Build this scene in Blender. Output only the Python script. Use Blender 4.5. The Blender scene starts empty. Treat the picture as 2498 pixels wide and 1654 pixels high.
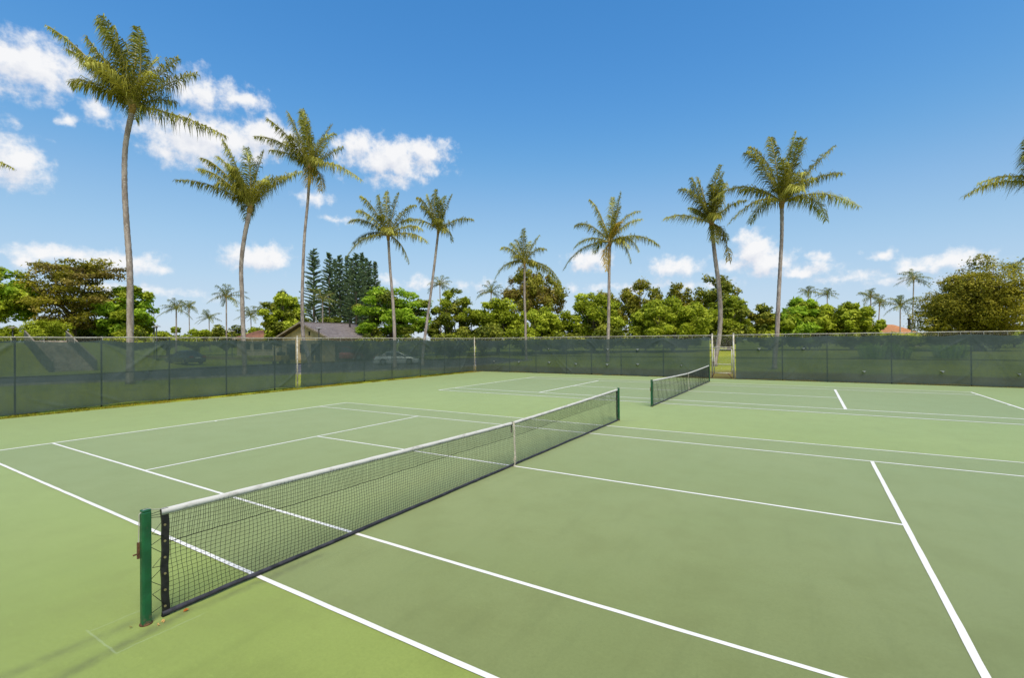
import bpy, bmesh, math, random
import numpy as np
from mathutils import Vector, Matrix

# ------------------------------------------------------------------ camera
SC = bpy.context.scene
COL = SC.collection
W, H, FPX = 2498.0, 1654.0, 1169.35
CAM = np.array([5.2656, -8.5270, 2.6010])
FW = np.array([-0.52456945, 0.85134861, 0.00569569])
RT = np.array([0.85130622, 0.52460023, -0.00850359])
UP = np.array([0.0102274782, -0.00038805, 0.99994762])
cam_d = bpy.data.cameras.new('camera')
cam_d.sensor_width = 36.0
cam_d.lens = 36.0 * FPX / W
cam_d.clip_start = 0.05
cam_d.clip_end = 6000
cam_o = bpy.data.objects.new('camera', cam_d)
COL.objects.link(cam_o)
cam_o.matrix_world = Matrix(((RT[0], UP[0], -FW[0], CAM[0]), (RT[1], UP[1], -FW[1], CAM[1]),
                             (RT[2], UP[2], -FW[2], CAM[2]), (0, 0, 0, 1)))
SC.camera = cam_o

# ------------------------------------------------------------------ light
SUN_EL = math.radians(56)
SUN_DIR = np.array([0.70, -0.71])          # horizontal direction towards the sun
SUN_DIR = SUN_DIR / np.linalg.norm(SUN_DIR)
SUN_STRENGTH, SUN_ANGLE = 2.9, 36
SKY_STRENGTH = 0.13
EXPOSURE = 0.62
CLOUD_WHITE = 4.75
SC.view_settings.view_transform = 'Standard'
SC.view_settings.look = 'None'
SC.view_settings.exposure = EXPOSURE
SC.view_settings.gamma = 1
SC.view_settings.use_curve_mapping = False
SC.render.engine = 'CYCLES'
SC.cycles.use_denoising = True
SC.cycles.max_bounces = 6
SC.cycles.transparent_max_bounces = 16
SC.cycles.sample_clamp_indirect = 6

def ray(u, v):
    return FW + RT * (u - W / 2) / FPX - UP * (v - H / 2) / FPX
def at_px(u, v, D):
    return CAM + ray(u, v) * D
def lin(c):
    c = c / 255.0
    return c / 12.92 if c <= 0.04045 else ((c + 0.055) / 1.055) ** 2.4
def rgb(r, g, b):
    return (lin(r), lin(g), lin(b), 1.0)

sun_d = bpy.data.lights.new('sun', 'SUN')
sun_d.energy = SUN_STRENGTH
sun_d.angle = math.radians(SUN_ANGLE)
sun_d.color = (1.0, 0.91, 0.77)
sun_o = bpy.data.objects.new('sun', sun_d)
COL.objects.link(sun_o)
_s = Vector((SUN_DIR[0] * math.cos(SUN_EL), SUN_DIR[1] * math.cos(SUN_EL), math.sin(SUN_EL)))
sun_o.rotation_euler = _s.to_track_quat('Z', 'Y').to_euler()
sun_o.location = (0, 0, 60)

class NT:
    """small helper round a node tree"""
    def __init__(self, tree):
        self.t = tree
    def n(self, typ, **kw):
        nd = self.t.nodes.new(typ)
        for k, v in kw.items():
            setattr(nd, k, v)
        return nd
    def link(self, a, b):
        self.t.links.new(a, b)
    def put(self, sock, v):
        if hasattr(v, 'links') or isinstance(v, bpy.types.NodeSocket):
            self.t.links.new(v, sock)
        elif v is not None:
            sock.default_value = v
    def m(self, op, a, b=None, c=None, clamp=False):
        nd = self.n('ShaderNodeMath', operation=op, use_clamp=clamp)
        self.put(nd.inputs[0], a)
        if b is not None: self.put(nd.inputs[1], b)
        if c is not None: self.put(nd.inputs[2], c)
        return nd.outputs[0]
    def vm(self, op, a, b=None, c=None, out=0):
        nd = self.n('ShaderNodeVectorMath', operation=op)
        self.put(nd.inputs[0], a)
        if b is not None: self.put(nd.inputs[1], b)
        if c is not None: self.put(nd.inputs[2], c)
        return nd.outputs[out]
    def mr(self, v, a, b, c=0.0, d=1.0, smooth=True):
        nd = self.n('ShaderNodeMapRange')
        nd.interpolation_type = 'SMOOTHSTEP' if smooth else 'LINEAR'
        self.put(nd.inputs[0], v)
        for i, x in enumerate((a, b, c, d)): nd.inputs[1 + i].default_value = x
        return nd.outputs[0]
    def mix(self, f, a, b, blend='MIX'):
        nd = self.n('ShaderNodeMix', data_type='RGBA', blend_type=blend)
        self.put(nd.inputs[0], f); self.put(nd.inputs[6], a); self.put(nd.inputs[7], b)
        return nd.outputs[2]
    def noise(self, vec, scale, detail=3.0, rough=0.55, dist=0.0):
        nd = self.n('ShaderNodeTexNoise')
        if vec is not None: self.link(vec, nd.inputs['Vector'])
        nd.inputs['Scale'].default_value = scale
        nd.inputs['Detail'].default_value = detail
        nd.inputs['Roughness'].default_value = rough
        nd.inputs['Distortion'].default_value = dist
        return nd.outputs[0]
    def ramp(self, f, stops):
        nd = self.n('ShaderNodeValToRGB')
        el = nd.color_ramp.elements
        while len(el) < len(stops): el.new(0.5)
        for e, (p, c) in zip(el, stops):
            e.position = p; e.color = c
        self.link(f, nd.inputs[0])
        return nd.outputs[0]

# ------------------------------------------------------------------ sky with clouds (direction space)
def build_world():
    w = bpy.data.worlds.new('World'); SC.world = w; w.use_nodes = True
    t = w.node_tree; t.nodes.clear(); N = NT(t)
    rnd = random.Random(5)
    sky = N.n('ShaderNodeTexSky', sky_type='NISHITA')
    sky.sun_disc = False
    sky.sun_elevation = SUN_EL
    sky.sun_rotation = math.atan2(SUN_DIR[0], SUN_DIR[1])
    sky.air_density = 1.0; sky.dust_density = 0.35; sky.ozone_density = 2.4; sky.altitude = 0
    hs = N.n('ShaderNodeHueSaturation')
    hs.inputs['Saturation'].default_value = 1.22
    N.link(sky.outputs[0], hs.inputs['Color'])
    cur = N.n('ShaderNodeRGBCurve')          # film-like response of the whole sky
    for ci, pts in enumerate((((.068, .049), (.19, .20), (.40, .31), (.63, .36)), ((.174, .178), (.40, .352), (.60, .42), (.81, .455)), ((.397, .42), (.60, .50), (.70, .525), (.79, .545)))):
        cv = cur.mapping.curves[ci]
        for (a_, b_) in pts: cv.points.new(a_, b_)
        cv.points[0].location = (0, 0); cv.points[-1].location = (1.0, (.42, .48, .56)[ci])
    cur.mapping.update()
    N.link(N.vm('MULTIPLY', hs.outputs[0], (.13, .13, .13)), cur.inputs['Color'])
    skyc = N.vm('MULTIPLY', cur.outputs[0], (1 / .13, 1 / .13, 1 / .13))
    # clouds as (centre u, v, half width, half height) measured in the photograph -> azimuth / elevation
    def azel(u, v):
        d = ray(u, v); d = d / np.linalg.norm(d)
        return math.atan2(d[0], d[1]), math.asin(d[2])
    k = 1 / 0.94796
    px = [(85, 160, 150, 92, 1.1), (20, 120, 95, 60, 1), (480, 215, 130, 56, .8), (560, 232, 60, 28, .8), (238, 262, 50, 34, .72), (152, 272, 38, 20, .65),
          (35, 372, 100, 78, 1), (500, 318, 205, 62, 1.15), (440, 345, 130, 58, 1), (620, 312, 105, 55, 1.1), (905, 372, 150, 62, 1.05), (985, 348, 75, 42, 1),
          (825, 338, 70, 42, .8), (592, 596, 92, 40, 1), (630, 590, 52, 36, 1), (150, 590, 150, 32, .8), (300, 608, 130, 34, .9), (60, 608, 60, 22, .7),
          (1360, 603, 68, 34, .9), (1560, 615, 88, 28, .85), (1742, 577, 58, 48, 1.1), (1775, 606, 80, 34, 1), (1850, 624, 110, 20, .8), (1700, 615, 60, 28, .7),
          (1900, 598, 38, 18, .75), (2040, 583, 48, 18, .75), (2190, 607, 135, 30, .85), (2120, 618, 80, 22, .7), (1960, 640, 120, 16, .55),
          (300, 672, 260, 16, .42), (1000, 655, 220, 14, .40), (1500, 660, 260, 14, .42), (2150, 650, 240, 15, .45), (780, 505, 46, 16, .5), (728, 460, 40, 18, .5), (900, 415, 90, 24, .7)]
    blobs = []
    for (x, y, a, b, s) in px:
        az, el = azel(x * k, y * k)
        az1, _ = azel((x + a) * k, y * k); az0, _ = azel((x - a) * k, y * k)
        _, e1 = azel(x * k, (y - b) * k); _, e0 = azel(x * k, (y + b) * k)
        blobs.append((az, el, abs(az1 - az0) / 2 * 1.02, abs(e1 - e0) / 2 * 1.02, s))
    a_lo, a_hi = azel(0, 600)[0] - 0.12, azel(W, 600)[0] + 0.12
    for i in range(16):                       # the same kind of sky all round
        az = a_hi + 0.1 + rnd.random() * (2 * math.pi - (a_hi - a_lo) - 0.2)
        az = (az + math.pi) % (2 * math.pi) - math.pi
        el = rnd.uniform(0.05, 0.45)
        blobs.append((az, el, rnd.uniform(.05, .14), rnd.uniform(.015, .04), rnd.uniform(.7, 1.1)))
    g = bpy.data.node_groups.new('cloud_density', 'ShaderNodeTree')
    g.interface.new_socket('Vector', in_out='INPUT', socket_type='NodeSocketVector')
    g.interface.new_socket('Density', in_out='OUTPUT', socket_type='NodeSocketFloat')
    G = NT(g)
    gi = G.n('NodeGroupInput'); go = G.n('NodeGroupOutput')
    p = gi.outputs[0]
    n1 = G.noise(p, 9.0, 3, .5)
    wv = G.n('ShaderNodeTexNoise'); G.link(p, wv.inputs['Vector']); wv.inputs['Scale'].default_value = 26; wv.inputs['Detail'].default_value = 5
    off = G.vm('SUBTRACT', wv.outputs[1], (.5, .5, .5))
    pw = G.vm('MULTIPLY_ADD', off, (.05, .035, 0), p)
    best = None
    for (az, el, ra, re, s) in blobs:
        q = G.vm('MULTIPLY_ADD', pw, (1 / ra, 1 / re, 0), (-az / ra, -el / re, 0))
        l = G.vm('LENGTH', q, out=1)
        d = G.m('MULTIPLY_ADD', l, -s, s)          # s*(1-l)
        if best is None: best = d
        else:
            nd = G.n('ShaderNodeMath', operation='SMOOTH_MAX')
            G.link(best, nd.inputs[0]); G.link(d, nd.inputs[1]); nd.inputs[2].default_value = 0.12
            best = nd.outputs[0]
    fine = G.noise(p, 42.0, 8, .62)
    fine2 = G.noise(p, 17.0, 4, .55)
    tot = G.m('ADD', best, G.m('MULTIPLY', G.m('SUBTRACT', fine, .5), 1.5))
    tot = G.m('ADD', tot, G.m('MULTIPLY', G.m('SUBTRACT', fine2, .5), 1.15))
    G.link(tot, go.inputs[0])
    tc = N.n('ShaderNodeTexCoord')
    sx = N.n('ShaderNodeSeparateXYZ'); N.link(tc.outputs['Generated'], sx.inputs[0])
    az = N.m('ARCTAN2', sx.outputs[0], sx.outputs[1]); el = N.m('ARCSINE', sx.outputs[2])
    cb = N.n('ShaderNodeCombineXYZ'); N.link(az, cb.inputs[0]); N.link(el, cb.inputs[1])
    def dens(v):
        gn = N.n('ShaderNodeGroup'); gn.node_tree = g; N.link(v, gn.inputs[0]); return gn.outputs[0]
    d0 = dens(cb.outputs[0])
    d1 = dens(N.vm('ADD', cb.outputs[0], (0.008, 0.020, 0)))
    mask = N.mr(d0, -0.04, 0.74)
    mask = N.m('MULTIPLY', mask, N.mr(el, 0.0, 0.05, 0.55, .97))
    lit = N.m('MULTIPLY_ADD', N.m('SUBTRACT', d0, d1), 0.75, 0.72, clamp=True)
    white = (CLOUD_WHITE, CLOUD_WHITE, CLOUD_WHITE * 1.01, 1); grey = (CLOUD_WHITE * .66, CLOUD_WHITE * .71, CLOUD_WHITE * .83, 1)
    ccol = N.mix(lit, grey, white)
    fin = N.mix(mask, skyc, ccol)
    bg = N.n('ShaderNodeBackground'); bg.inputs['Strength'].default_value = SKY_STRENGTH
    N.link(fin, bg.inputs[0])
    out = N.n('ShaderNodeOutputWorld'); N.link(bg.outputs[0], out.inputs[0])
    w.cycles.sampling_method = 'MANUAL'; w.cycles.sample_map_resolution = 512
build_world()

# ------------------------------------------------------------------ object helpers
def tag(o, label=None, cat=None, group=None, kind=None):
    if label: o['label'] = label
    if cat: o['category'] = cat
    if group: o['group'] = group
    if kind: o['kind'] = kind
    return o
def empty(name, loc=(0, 0, 0)):
    o = bpy.data.objects.new(name, None); COL.objects.link(o); o.location = loc
    o.empty_display_size = 0.2
    return o
class MB:
    """collects geometry in world coordinates, builds one mesh object"""
    def __init__(self):
        self.v = []; self.f = []; self.t = []; self.nv = 0; self.tint = []
    def add(self, V, F, tint=None):
        V = np.asarray(V, float).reshape(-1, 3)
        self.v.append(V)
        b = self.nv
        for f in F: self.f.append(tuple(int(i) + b for i in f))
        if tint is not None: self.tint.extend([tint] * len(F) if np.isscalar(tint) else list(tint))
        self.nv += len(V)
    def box(self, c, s, rz=0.0, M=None):
        x, y, z = s[0] / 2, s[1] / 2, s[2] / 2
        V = np.array([(-x, -y, -z), (x, -y, -z), (x, y, -z), (-x, y, -z), (-x, -y, z), (x, -y, z), (x, y, z), (-x, y, z)])
        if rz:
            cr, sr = math.cos(rz), math.sin(rz)
            V = V @ np.array([[cr, sr, 0], [-sr, cr, 0], [0, 0, 1]])
        if M is not None: V = V @ M.T
        self.add(V + np.array(c), [(0, 3, 2, 1), (4, 5, 6, 7), (0, 1, 5, 4), (1, 2, 6, 5), (2, 3, 7, 6), (3, 0, 4, 7)])
    def tube(self, P, R, n=8, cap=True, tint=None):
        P = np.asarray(P, float); k = len(P)
        R = np.full(k, R) if np.isscalar(R) else np.asarray(R)
        T = np.gradient(P, axis=0); T /= np.linalg.norm(T, axis=1)[:, None] + 1e-12
        ref = np.array([0, 0, 1.0]) if abs(T[0][2]) < .9 else np.array([1.0, 0, 0])
        V = []
        a = np.arange(n) * 2 * math.pi / n
        u = np.cross(T[0], ref); u /= np.linalg.norm(u)
        for i in range(k):
            u = u - T[i] * (u @ T[i]); u /= np.linalg.norm(u); w = np.cross(T[i], u)
            V.append(P[i] + R[i] * (np.cos(a)[:, None] * u + np.sin(a)[:, None] * w))
        F = []
        for i in range(k - 1):
            for j in range(n):
                j2 = (j + 1) % n
                F.append((i * n + j, i * n + j2, (i + 1) * n + j2, (i + 1) * n + j))
        if cap:
            F.append(tuple(range(n - 1, -1, -1))); F.append(tuple((k - 1) * n + j for j in range(n)))
        self.add(np.concatenate(V), F, tint)
    def quad(self, a, b, c, d): self.add([a, b, c, d], [(0, 1, 2, 3)])
    def grid(self, G, tint=None):
        G = np.asarray(G, float); r, c = G.shape[:2]
        F = [(i * c + j, i * c + j + 1, (i + 1) * c + j + 1, (i + 1) * c + j) for i in range(r - 1) for j in range(c - 1)]
        self.add(G.reshape(-1, 3), F, tint)
    def build(self, name, mat, parent=None, smooth=False, kind=None, bevel=0.0):
        V = np.concatenate(self.v)
        off = np.array(root_loc(parent)) if parent is not None else np.zeros(3)
        me = bpy.data.meshes.new(name)
        me.from_pydata((V - off).tolist(), [], self.f)
        if self.tint:
            at = me.attributes.new('tint', 'FLOAT', 'FACE')
            at.data.foreach_set('value', np.asarray(self.tint, np.float32))
        if smooth: me.polygons.foreach_set('use_smooth', [True] * len(me.polygons))
        me.materials.append(mat)
        o = bpy.data.objects.new(name, me); COL.objects.link(o)
        if parent is not None: o.parent = parent
        if kind: o['kind'] = kind
        if bevel:
            m = o.modifiers.new('bevel', 'BEVEL'); m.width = bevel; m.segments = 2; m.limit_method = 'ANGLE'
        return o
def root_loc(o):
    p = np.zeros(3)
    while o is not None:
        p += np.array(o.location); o = o.parent
    return p
def np_mesh(name, V, Q, mat, parent=None, tint=None, kind=None):
    """fast mesh from numpy: V (N,3), Q (M,k)"""
    off = root_loc(parent) if parent is not None else np.zeros(3)
    V = (np.asarray(V) - off).astype(np.float32); Q = np.asarray(Q, np.int32)
    me = bpy.data.meshes.new(name)
    me.vertices.add(len(V)); me.vertices.foreach_set('co', V.ravel())
    k = Q.shape[1]
    me.loops.add(Q.size); me.loops.foreach_set('vertex_index', Q.ravel())
    me.polygons.add(len(Q)); me.polygons.foreach_set('loop_start', np.arange(0, Q.size, k, dtype=np.int32))
    me.update(calc_edges=True)
    if tint is not None:
        at = me.attributes.new('tint', 'FLOAT', 'FACE'); at.data.foreach_set('value', np.asarray(tint, np.float32))
    me.materials.append(mat)
    o = bpy.data.objects.new(name, me); COL.objects.link(o)
    if parent is not None: o.parent = parent
    if kind: o['kind'] = kind
    return o

# ------------------------------------------------------------------ materials
def new_mat(name):
    m = bpy.data.materials.new(name); m.use_nodes = True
    t = m.node_tree; t.nodes.clear(); N = NT(t)
    out = N.n('ShaderNodeOutputMaterial')
    return m, N, out
def principled(N, out, color, rough=.6, spec=.5, metal=0.0, normal=None):
    b = N.n('ShaderNodeBsdfPrincipled')
    N.put(b.inputs['Base Color'], color); N.put(b.inputs['Roughness'], rough)
    b.inputs['Specular IOR Level'].default_value = spec; b.inputs['Metallic'].default_value = metal
    if normal is not None: N.link(normal, b.inputs['Normal'])
    N.link(b.outputs[0], out.inputs[0])
    return b
def bump(N, h, strength=.3, dist=.01):
    b = N.n('ShaderNodeBump'); b.inputs['Strength'].default_value = strength; b.inputs['Distance'].default_value = dist
    N.link(h, b.inputs['Height']); return b.outputs[0]
def pos(N):
    return N.n('ShaderNodeNewGeometry').outputs['Position']
def mat_plain(name, col, rough=.6, spec=.4, metal=0.0, var=.18, scale=6.0, col2=None):
    m, N, out = new_mat(name)
    p = pos(N); n = N.noise(p, scale, 5, .6)
    c2 = col2 if col2 else tuple(x * (1 - var * 1.6) for x in col[:3]) + (1,)
    c = N.mix(N.mr(n, .35, .7), c2, col)
    principled(N, out, c, rough, spec, metal, bump(N, N.noise(p, scale * 12, 3), .15, .004))
    return m
def mat_leaf(name, c0, c1, c2, trans=.35, rough=.5):
    m, N, out = new_mat(name)
    a = N.n('ShaderNodeAttribute'); a.attribute_name = 'tint'
    k_ = 1.85
    c0, c1, c2 = [tuple(min(.85, x * k_) for x in c_[:3]) + (1,) for c_ in (c0, c1, c2)]
    c = N.ramp(a.outputs['Fac'], [(0, c0), (.5, c1), (1, c2)])
    b = N.n('ShaderNodeBsdfPrincipled'); N.link(c, b.inputs['Base Color']); b.inputs['Roughness'].default_value = rough
    b.inputs['Specular IOR Level'].default_value = .12
    tr = N.n('ShaderNodeBsdfTranslucent')
    N.link(N.mix(.5, c, N.mix(1.0, c, (1.0, 1.0, .45, 1), 'MULTIPLY')), tr.inputs[0])
    mx = N.n('ShaderNodeMixShader'); mx.inputs[0].default_value = trans + .08
    N.link(b.outputs[0], mx.inputs[1]); N.link(tr.outputs[0], mx.inputs[2]); N.link(mx.outputs[0], out.inputs[0])
    return m

def mat_court(name, base, base2, dirt):
    m, N, out = new_mat(name)
    p = pos(N)
    n1 = N.noise(p, .22, 4, .55); n2 = N.noise(p, 1.3, 5, .6)
    st = N.noise(N.vm('MULTIPLY', p, (.35, 2.2, 1)), .9, 5, .6)
    st2 = N.noise(N.vm('MULTIPLY', p, (2.6, .4, 1)), 1.4, 4, .6)
    c = N.mix(N.mr(n1, .35, .68), base, base2)
    c = N.mix(N.m('MULTIPLY', N.mr(n2, .42, .72), .6), c, dirt)
    c = N.mix(N.m('MULTIPLY', N.mr(st, .50, .78), .26), c, tuple(x * 1.22 for x in base[:3]) + (1,))
    c = N.mix(N.m('MULTIPLY', N.mr(st2, .50, .78), .36), c, tuple(x * .70 for x in base[:3]) + (1,))
    sx = N.n('ShaderNodeSeparateXYZ'); N.link(p, sx.inputs[0]); X, Y = sx.outputs[0], sx.outputs[1]
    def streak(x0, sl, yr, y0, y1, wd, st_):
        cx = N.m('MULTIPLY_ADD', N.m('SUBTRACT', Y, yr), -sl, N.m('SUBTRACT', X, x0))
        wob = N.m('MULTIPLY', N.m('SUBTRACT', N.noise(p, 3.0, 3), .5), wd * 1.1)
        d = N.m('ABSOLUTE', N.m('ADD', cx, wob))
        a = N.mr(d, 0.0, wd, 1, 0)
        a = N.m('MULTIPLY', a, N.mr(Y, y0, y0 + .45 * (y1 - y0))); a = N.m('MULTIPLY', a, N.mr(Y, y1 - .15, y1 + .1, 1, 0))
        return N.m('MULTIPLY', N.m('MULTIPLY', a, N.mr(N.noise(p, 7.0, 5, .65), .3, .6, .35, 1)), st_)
    streakmask = streak(-.13, .02, -6.6, -7.9, -6.45, .13, .42)
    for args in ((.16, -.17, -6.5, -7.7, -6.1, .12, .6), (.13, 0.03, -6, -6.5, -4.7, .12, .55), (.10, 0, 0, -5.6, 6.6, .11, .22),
                 (.10, 0.0, 17, 10.3, 23.4, .16, .3), (.22, .8, 6.6, 6.3, 7.0, .16, .6)):
        streakmask = N.m('MAXIMUM', streakmask, streak(*args))
    c = N.mix(streakmask, c, (.055, .058, .030, 1))  # dirt round the posts, plus darker strips along the net bases
    # small hairline repair round the near post footing
    def hair(A, lo, hi, B, b0, wd):
        d = N.m('ABSOLUTE', N.m('SUBTRACT', N.m('ADD', B, N.m('MULTIPLY', N.m('SUBTRACT', N.noise(p, 5), .5), .05)), b0))
        a = N.mr(d, wd * .4, wd, 1, 0)
        return N.m('MULTIPLY', a, N.m('MULTIPLY', N.mr(A, lo, lo + .03), N.mr(A, hi - .1, hi, 1, 0)))
    hm = N.m('MAXIMUM', hair(X, -.38, .33, Y, -6.84, .012), N.m('MAXIMUM', hair(Y, -6.85, -6.35, X, -.31, .009), hair(Y, -6.85, -6.1, X, .28, .009)))
    c = N.mix(N.m('MULTIPLY', hm, .24), c, (.40, .48, .36, 1))
    vo = N.n('ShaderNodeTexVoronoi'); N.link(p, vo.inputs['Vector']); vo.inputs['Scale'].default_value = 2.3
    sp = N.m('MULTIPLY', N.mr(vo.outputs['Distance'], .022, .035, 1, 0), N.m('GREATER_THAN', N.noise(vo.outputs['Position'], 1.7, 1), .57))
    c = N.mix(N.m('MULTIPLY', sp, .75), c, (.55, .55, .45, 1))
    sc = N.noise(N.vm('MULTIPLY', p, (7, 22, 1)), 1.0, 4, .7); sc2 = N.noise(N.vm('MULTIPLY', p, (30, 9, 1)), 1.0, 4, .7)
    c = N.mix(N.mr(sc, .56, .75, 0, .34), c, tuple(x * 1.45 for x in base[:3]) + (1,))
    c = N.mix(N.mr(sc2, .58, .76, 0, .34), c, tuple(x * .6 for x in base[:3]) + (1,))
    mott = N.noise(p, 34, 4, .65)
    c = N.mix(N.mr(mott, .35, .7, 0, .30), c, tuple(x * .7 for x in base[:3]) + (1,))
    gr = N.noise(p, 260, 2, .7)
    c = N.mix(N.mr(gr, .3, .75, 0, .22), c, tuple(x * .55 for x in base[:3]) + (1,))
    b = principled(N, out, c, N.mr(n2, .3, .7, .6, .74), .10, 0, bump(N, gr, .25, .003))
    b.inputs['Diffuse Roughness'].default_value = 1.0
    b.inputs['Sheen Weight'].default_value = 1.0; b.inputs['Sheen Roughness'].default_value = .40; b.inputs['Sheen Tint'].default_value = (1, .99, .50, 1)
    return m
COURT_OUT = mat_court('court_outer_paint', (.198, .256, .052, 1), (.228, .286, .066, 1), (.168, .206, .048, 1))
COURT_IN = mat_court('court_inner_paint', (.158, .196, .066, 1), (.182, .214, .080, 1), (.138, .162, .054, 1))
def mat_line():
    m, N, out = new_mat('white_line_paint'); p = pos(N)
    wear = N.m('MAXIMUM', N.mr(N.noise(p, 14, 6, .7), .52, .80, 0, .35), N.mr(N.noise(p, 1.6, 4, .6), .5, .75, 0, .22))
    c = N.mix(wear, (.80, .775, .70, 1), (.42, .45, .32, 1))
    principled(N, out, c, .6, .4, 0, bump(N, N.noise(p, 240, 2), .2, .002)); return m
LINE = mat_line()
def mat_ground():
    m, N, out = new_mat('lawn'); p = pos(N)
    n1 = N.noise(p, .09, 5, .6); n2 = N.noise(p, 1.1, 6, .65); n3 = N.noise(p, 26, 3, .7)
    c = N.mix(N.mr(n1, .38, .62), (.25, .285, .022, 1), (.36, .37, .026, 1))
    c = N.mix(N.m('MULTIPLY', N.mr(n2, .48, .7), .5), c, (.14, .18, .020, 1))
    c = N.mix(N.mr(n3, .3, .8, 0, .4), c, (.07, .10, .012, 1))
    # bare worn earth behind the back fence and gate
    sx = N.n('ShaderNodeSeparateXYZ'); N.link(p, sx.inputs[0])
    e = N.m('ADD', sx.outputs[1], N.m('MULTIPLY', N.noise(p, .5, 4), 4.0))
    bare = N.m('MULTIPLY', N.mr(e, 33.5, 35.5, 1, 0), N.mr(e, 26, 27.5))
    c = N.mix(N.m('MULTIPLY', bare, .85), c, N.mix(N.mr(n2, .35, .65), (.13, .085, .035, 1), (.17, .135, .03, 1)))
    principled(N, out, c, .85, .15, 0, bump(N, N.noise(p, 60, 4, .7), .6, .03)); return m
LAWN = mat_ground()
ASPHALT = mat_plain('asphalt', (.105, .105, .115, 1), .85, .25, 0, .25, 1.2)
CONCRETE = mat_plain('concrete', (.36, .34, .30, 1), .85, .25, 0, .3, 2.5)
STEEL = mat_plain('galvanised_steel', (.56, .54, .48, 1), .6, .4, .1, .25, 7, (.38, .34, .26, 1))
DKSTEEL = mat_plain('dark_steel', (.016, .026, .024, 1), .6, .3, .1, .3, 6)  # darker than the galvanised posts; used on line posts and middle rails
RUST = mat_plain('rusty_iron', (.20, .10, .05, 1), .8, .3, .2, .4, 30)
def mat_post():
    m, N, out = new_mat('green_post_paint'); p = pos(N)
    c = N.mix(N.mr(N.noise(p, 6, 4), .35, .7), (.006, .070, .022, 1), (.010, .105, .034, 1))
    c = N.mix(N.mr(N.noise(N.vm('MULTIPLY', p, (1, 1, .5)), 38, 5, .7), .66, .70, 0, .8), c, (.10, .09, .06, 1))
    sx = N.n('ShaderNodeSeparateXYZ'); N.link(p, sx.inputs[0])
    c = N.mix(N.m('MULTIPLY', N.mr(sx.outputs[2], .0, .12, 1, 0), N.mr(N.noise(p, 30, 4), .4, .6)), c, (.12, .09, .05, 1))
    principled(N, out, c, N.mr(N.noise(p, 20, 4), .3, .7, .3, .55), .5, 0, bump(N, N.noise(p, 60, 3), .2, .003)); return m
POSTGREEN = mat_post()
BLACKNET = mat_plain('black_net_cord', (.010, .010, .011, 1), .7, .3, 0, .3, 20)
BLACKBAND = mat_plain('black_vinyl', (.018, .017, .019, 1), .42, .5, 0, .4, 25)
GREYBAND = mat_plain('faded_black_vinyl', (.050, .047, .056, 1), .5, .45, 0, .4, 12)
def mat_tape():
    m, N, out = new_mat('white_net_tape'); p = pos(N)
    st = N.noise(N.vm('MULTIPLY', p, (1, .35, 1)), 16, 6, .7)
    c = N.mix(N.mr(st, .48, .75, 0, .75), (.62, .60, .56, 1), (.27, .24, .20, 1))
    principled(N, out, c, .7, .3, 0, bump(N, N.noise(p, 40, 4), .3, .006)); return m
TAPE = mat_tape()
STRAP = mat_plain('cream_strap', (.62, .56, .42, 1), .8, .2, 0, .25, 20)
BRASS = mat_plain('dull_brass', (.55, .45, .25, 1), .35, .5, .8, .2, 30)
def mat_screen():
    m, N, out = new_mat('green_windscreen_cloth'); p = pos(N)
    n = N.noise(p, .8, 4, .6); fine = N.noise(N.vm('MULTIPLY', p, (1, 1, .25)), 9, 4, .6)
    c = N.mix(N.mr(n, .35, .65), (.046, .070, .062, 1), (.064, .090, .082, 1))
    d = N.n('ShaderNodeBsdfPrincipled'); N.link(c, d.inputs['Base Color']); d.inputs['Roughness'].default_value = .55
    d.inputs['Specular IOR Level'].default_value = .45
    t = N.n('ShaderNodeBsdfTransparent'); t.inputs[0].default_value = (.54, .63, .58, 1)
    mx = N.n('ShaderNodeMixShader'); fa = N.n('ShaderNodeAttribute'); fa.attribute_name = 'fold'
    N.put(mx.inputs[0], N.m('ADD', N.mr(fine, .3, .7, .70, .79), N.m('MULTIPLY', fa.outputs['Fac'], .18), clamp=True))
    N.link(t.outputs[0], mx.inputs[1]); N.link(d.outputs[0], mx.inputs[2]); N.link(mx.outputs[0], out.inputs[0]); return m
SCREEN = mat_screen()
LAMPTIE = mat_plain('pale_tie_cord', (.50, .49, .44, 1), .7, .3, 0, .2, 9)
FLAP = mat_plain('vent_flap_cloth', (.20, .23, .21, 1), .7, .3, 0, .2, 8)
def mat_trunk(name, a, b, lich, ring=9.0):
    m, N, out = new_mat(name); p = pos(N)
    sx = N.n('ShaderNodeSeparateXYZ'); N.link(p, sx.inputs[0])
    z = N.m('ADD', sx.outputs[2], N.m('MULTIPLY', N.noise(p, 2.2, 3), .22))
    r = N.m('FRACT', N.m('MULTIPLY', z, ring))
    rr = N.m('MULTIPLY', N.mr(r, .0, .3, 1, 0), N.mr(N.noise(p, 1.3, 3), .3, .6))
    c = N.mix(N.mr(N.noise(N.vm('MULTIPLY', p, (1, 1, .35)), 4.0, 5, .65), .35, .65), a, b)
    c = N.mix(N.m('MULTIPLY', rr, .55), c, tuple(x * .4 for x in a[:3]) + (1,))
    c = N.mix(N.mr(N.noise(p, 7, 4, .6), .58, .70, 0, .7), c, lich)
    principled(N, out, c, .85, .2, 0, bump(N, N.m('ADD', rr, N.noise(p, 25, 4)), .6, .02)); return m
TRUNK = mat_trunk('palm_trunk', (.22, .175, .15, 1), (.42, .355, .315, 1), (.60, .55, .49, 1))
BARK = mat_trunk('tree_bark', (.115, .085, .06, 1), (.19, .15, .11, 1), (.26, .23, .18, 1), 2.0)
CROWNBASE = mat_plain('palm_fibre', (.46, .30, .09, 1), .8, .2, 0, .4, 9, (.24, .14, .05, 1))
RACHIS = mat_plain('palm_rachis', (.44, .37, .12, 1), .5, .4, 0, .3, 5)
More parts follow.
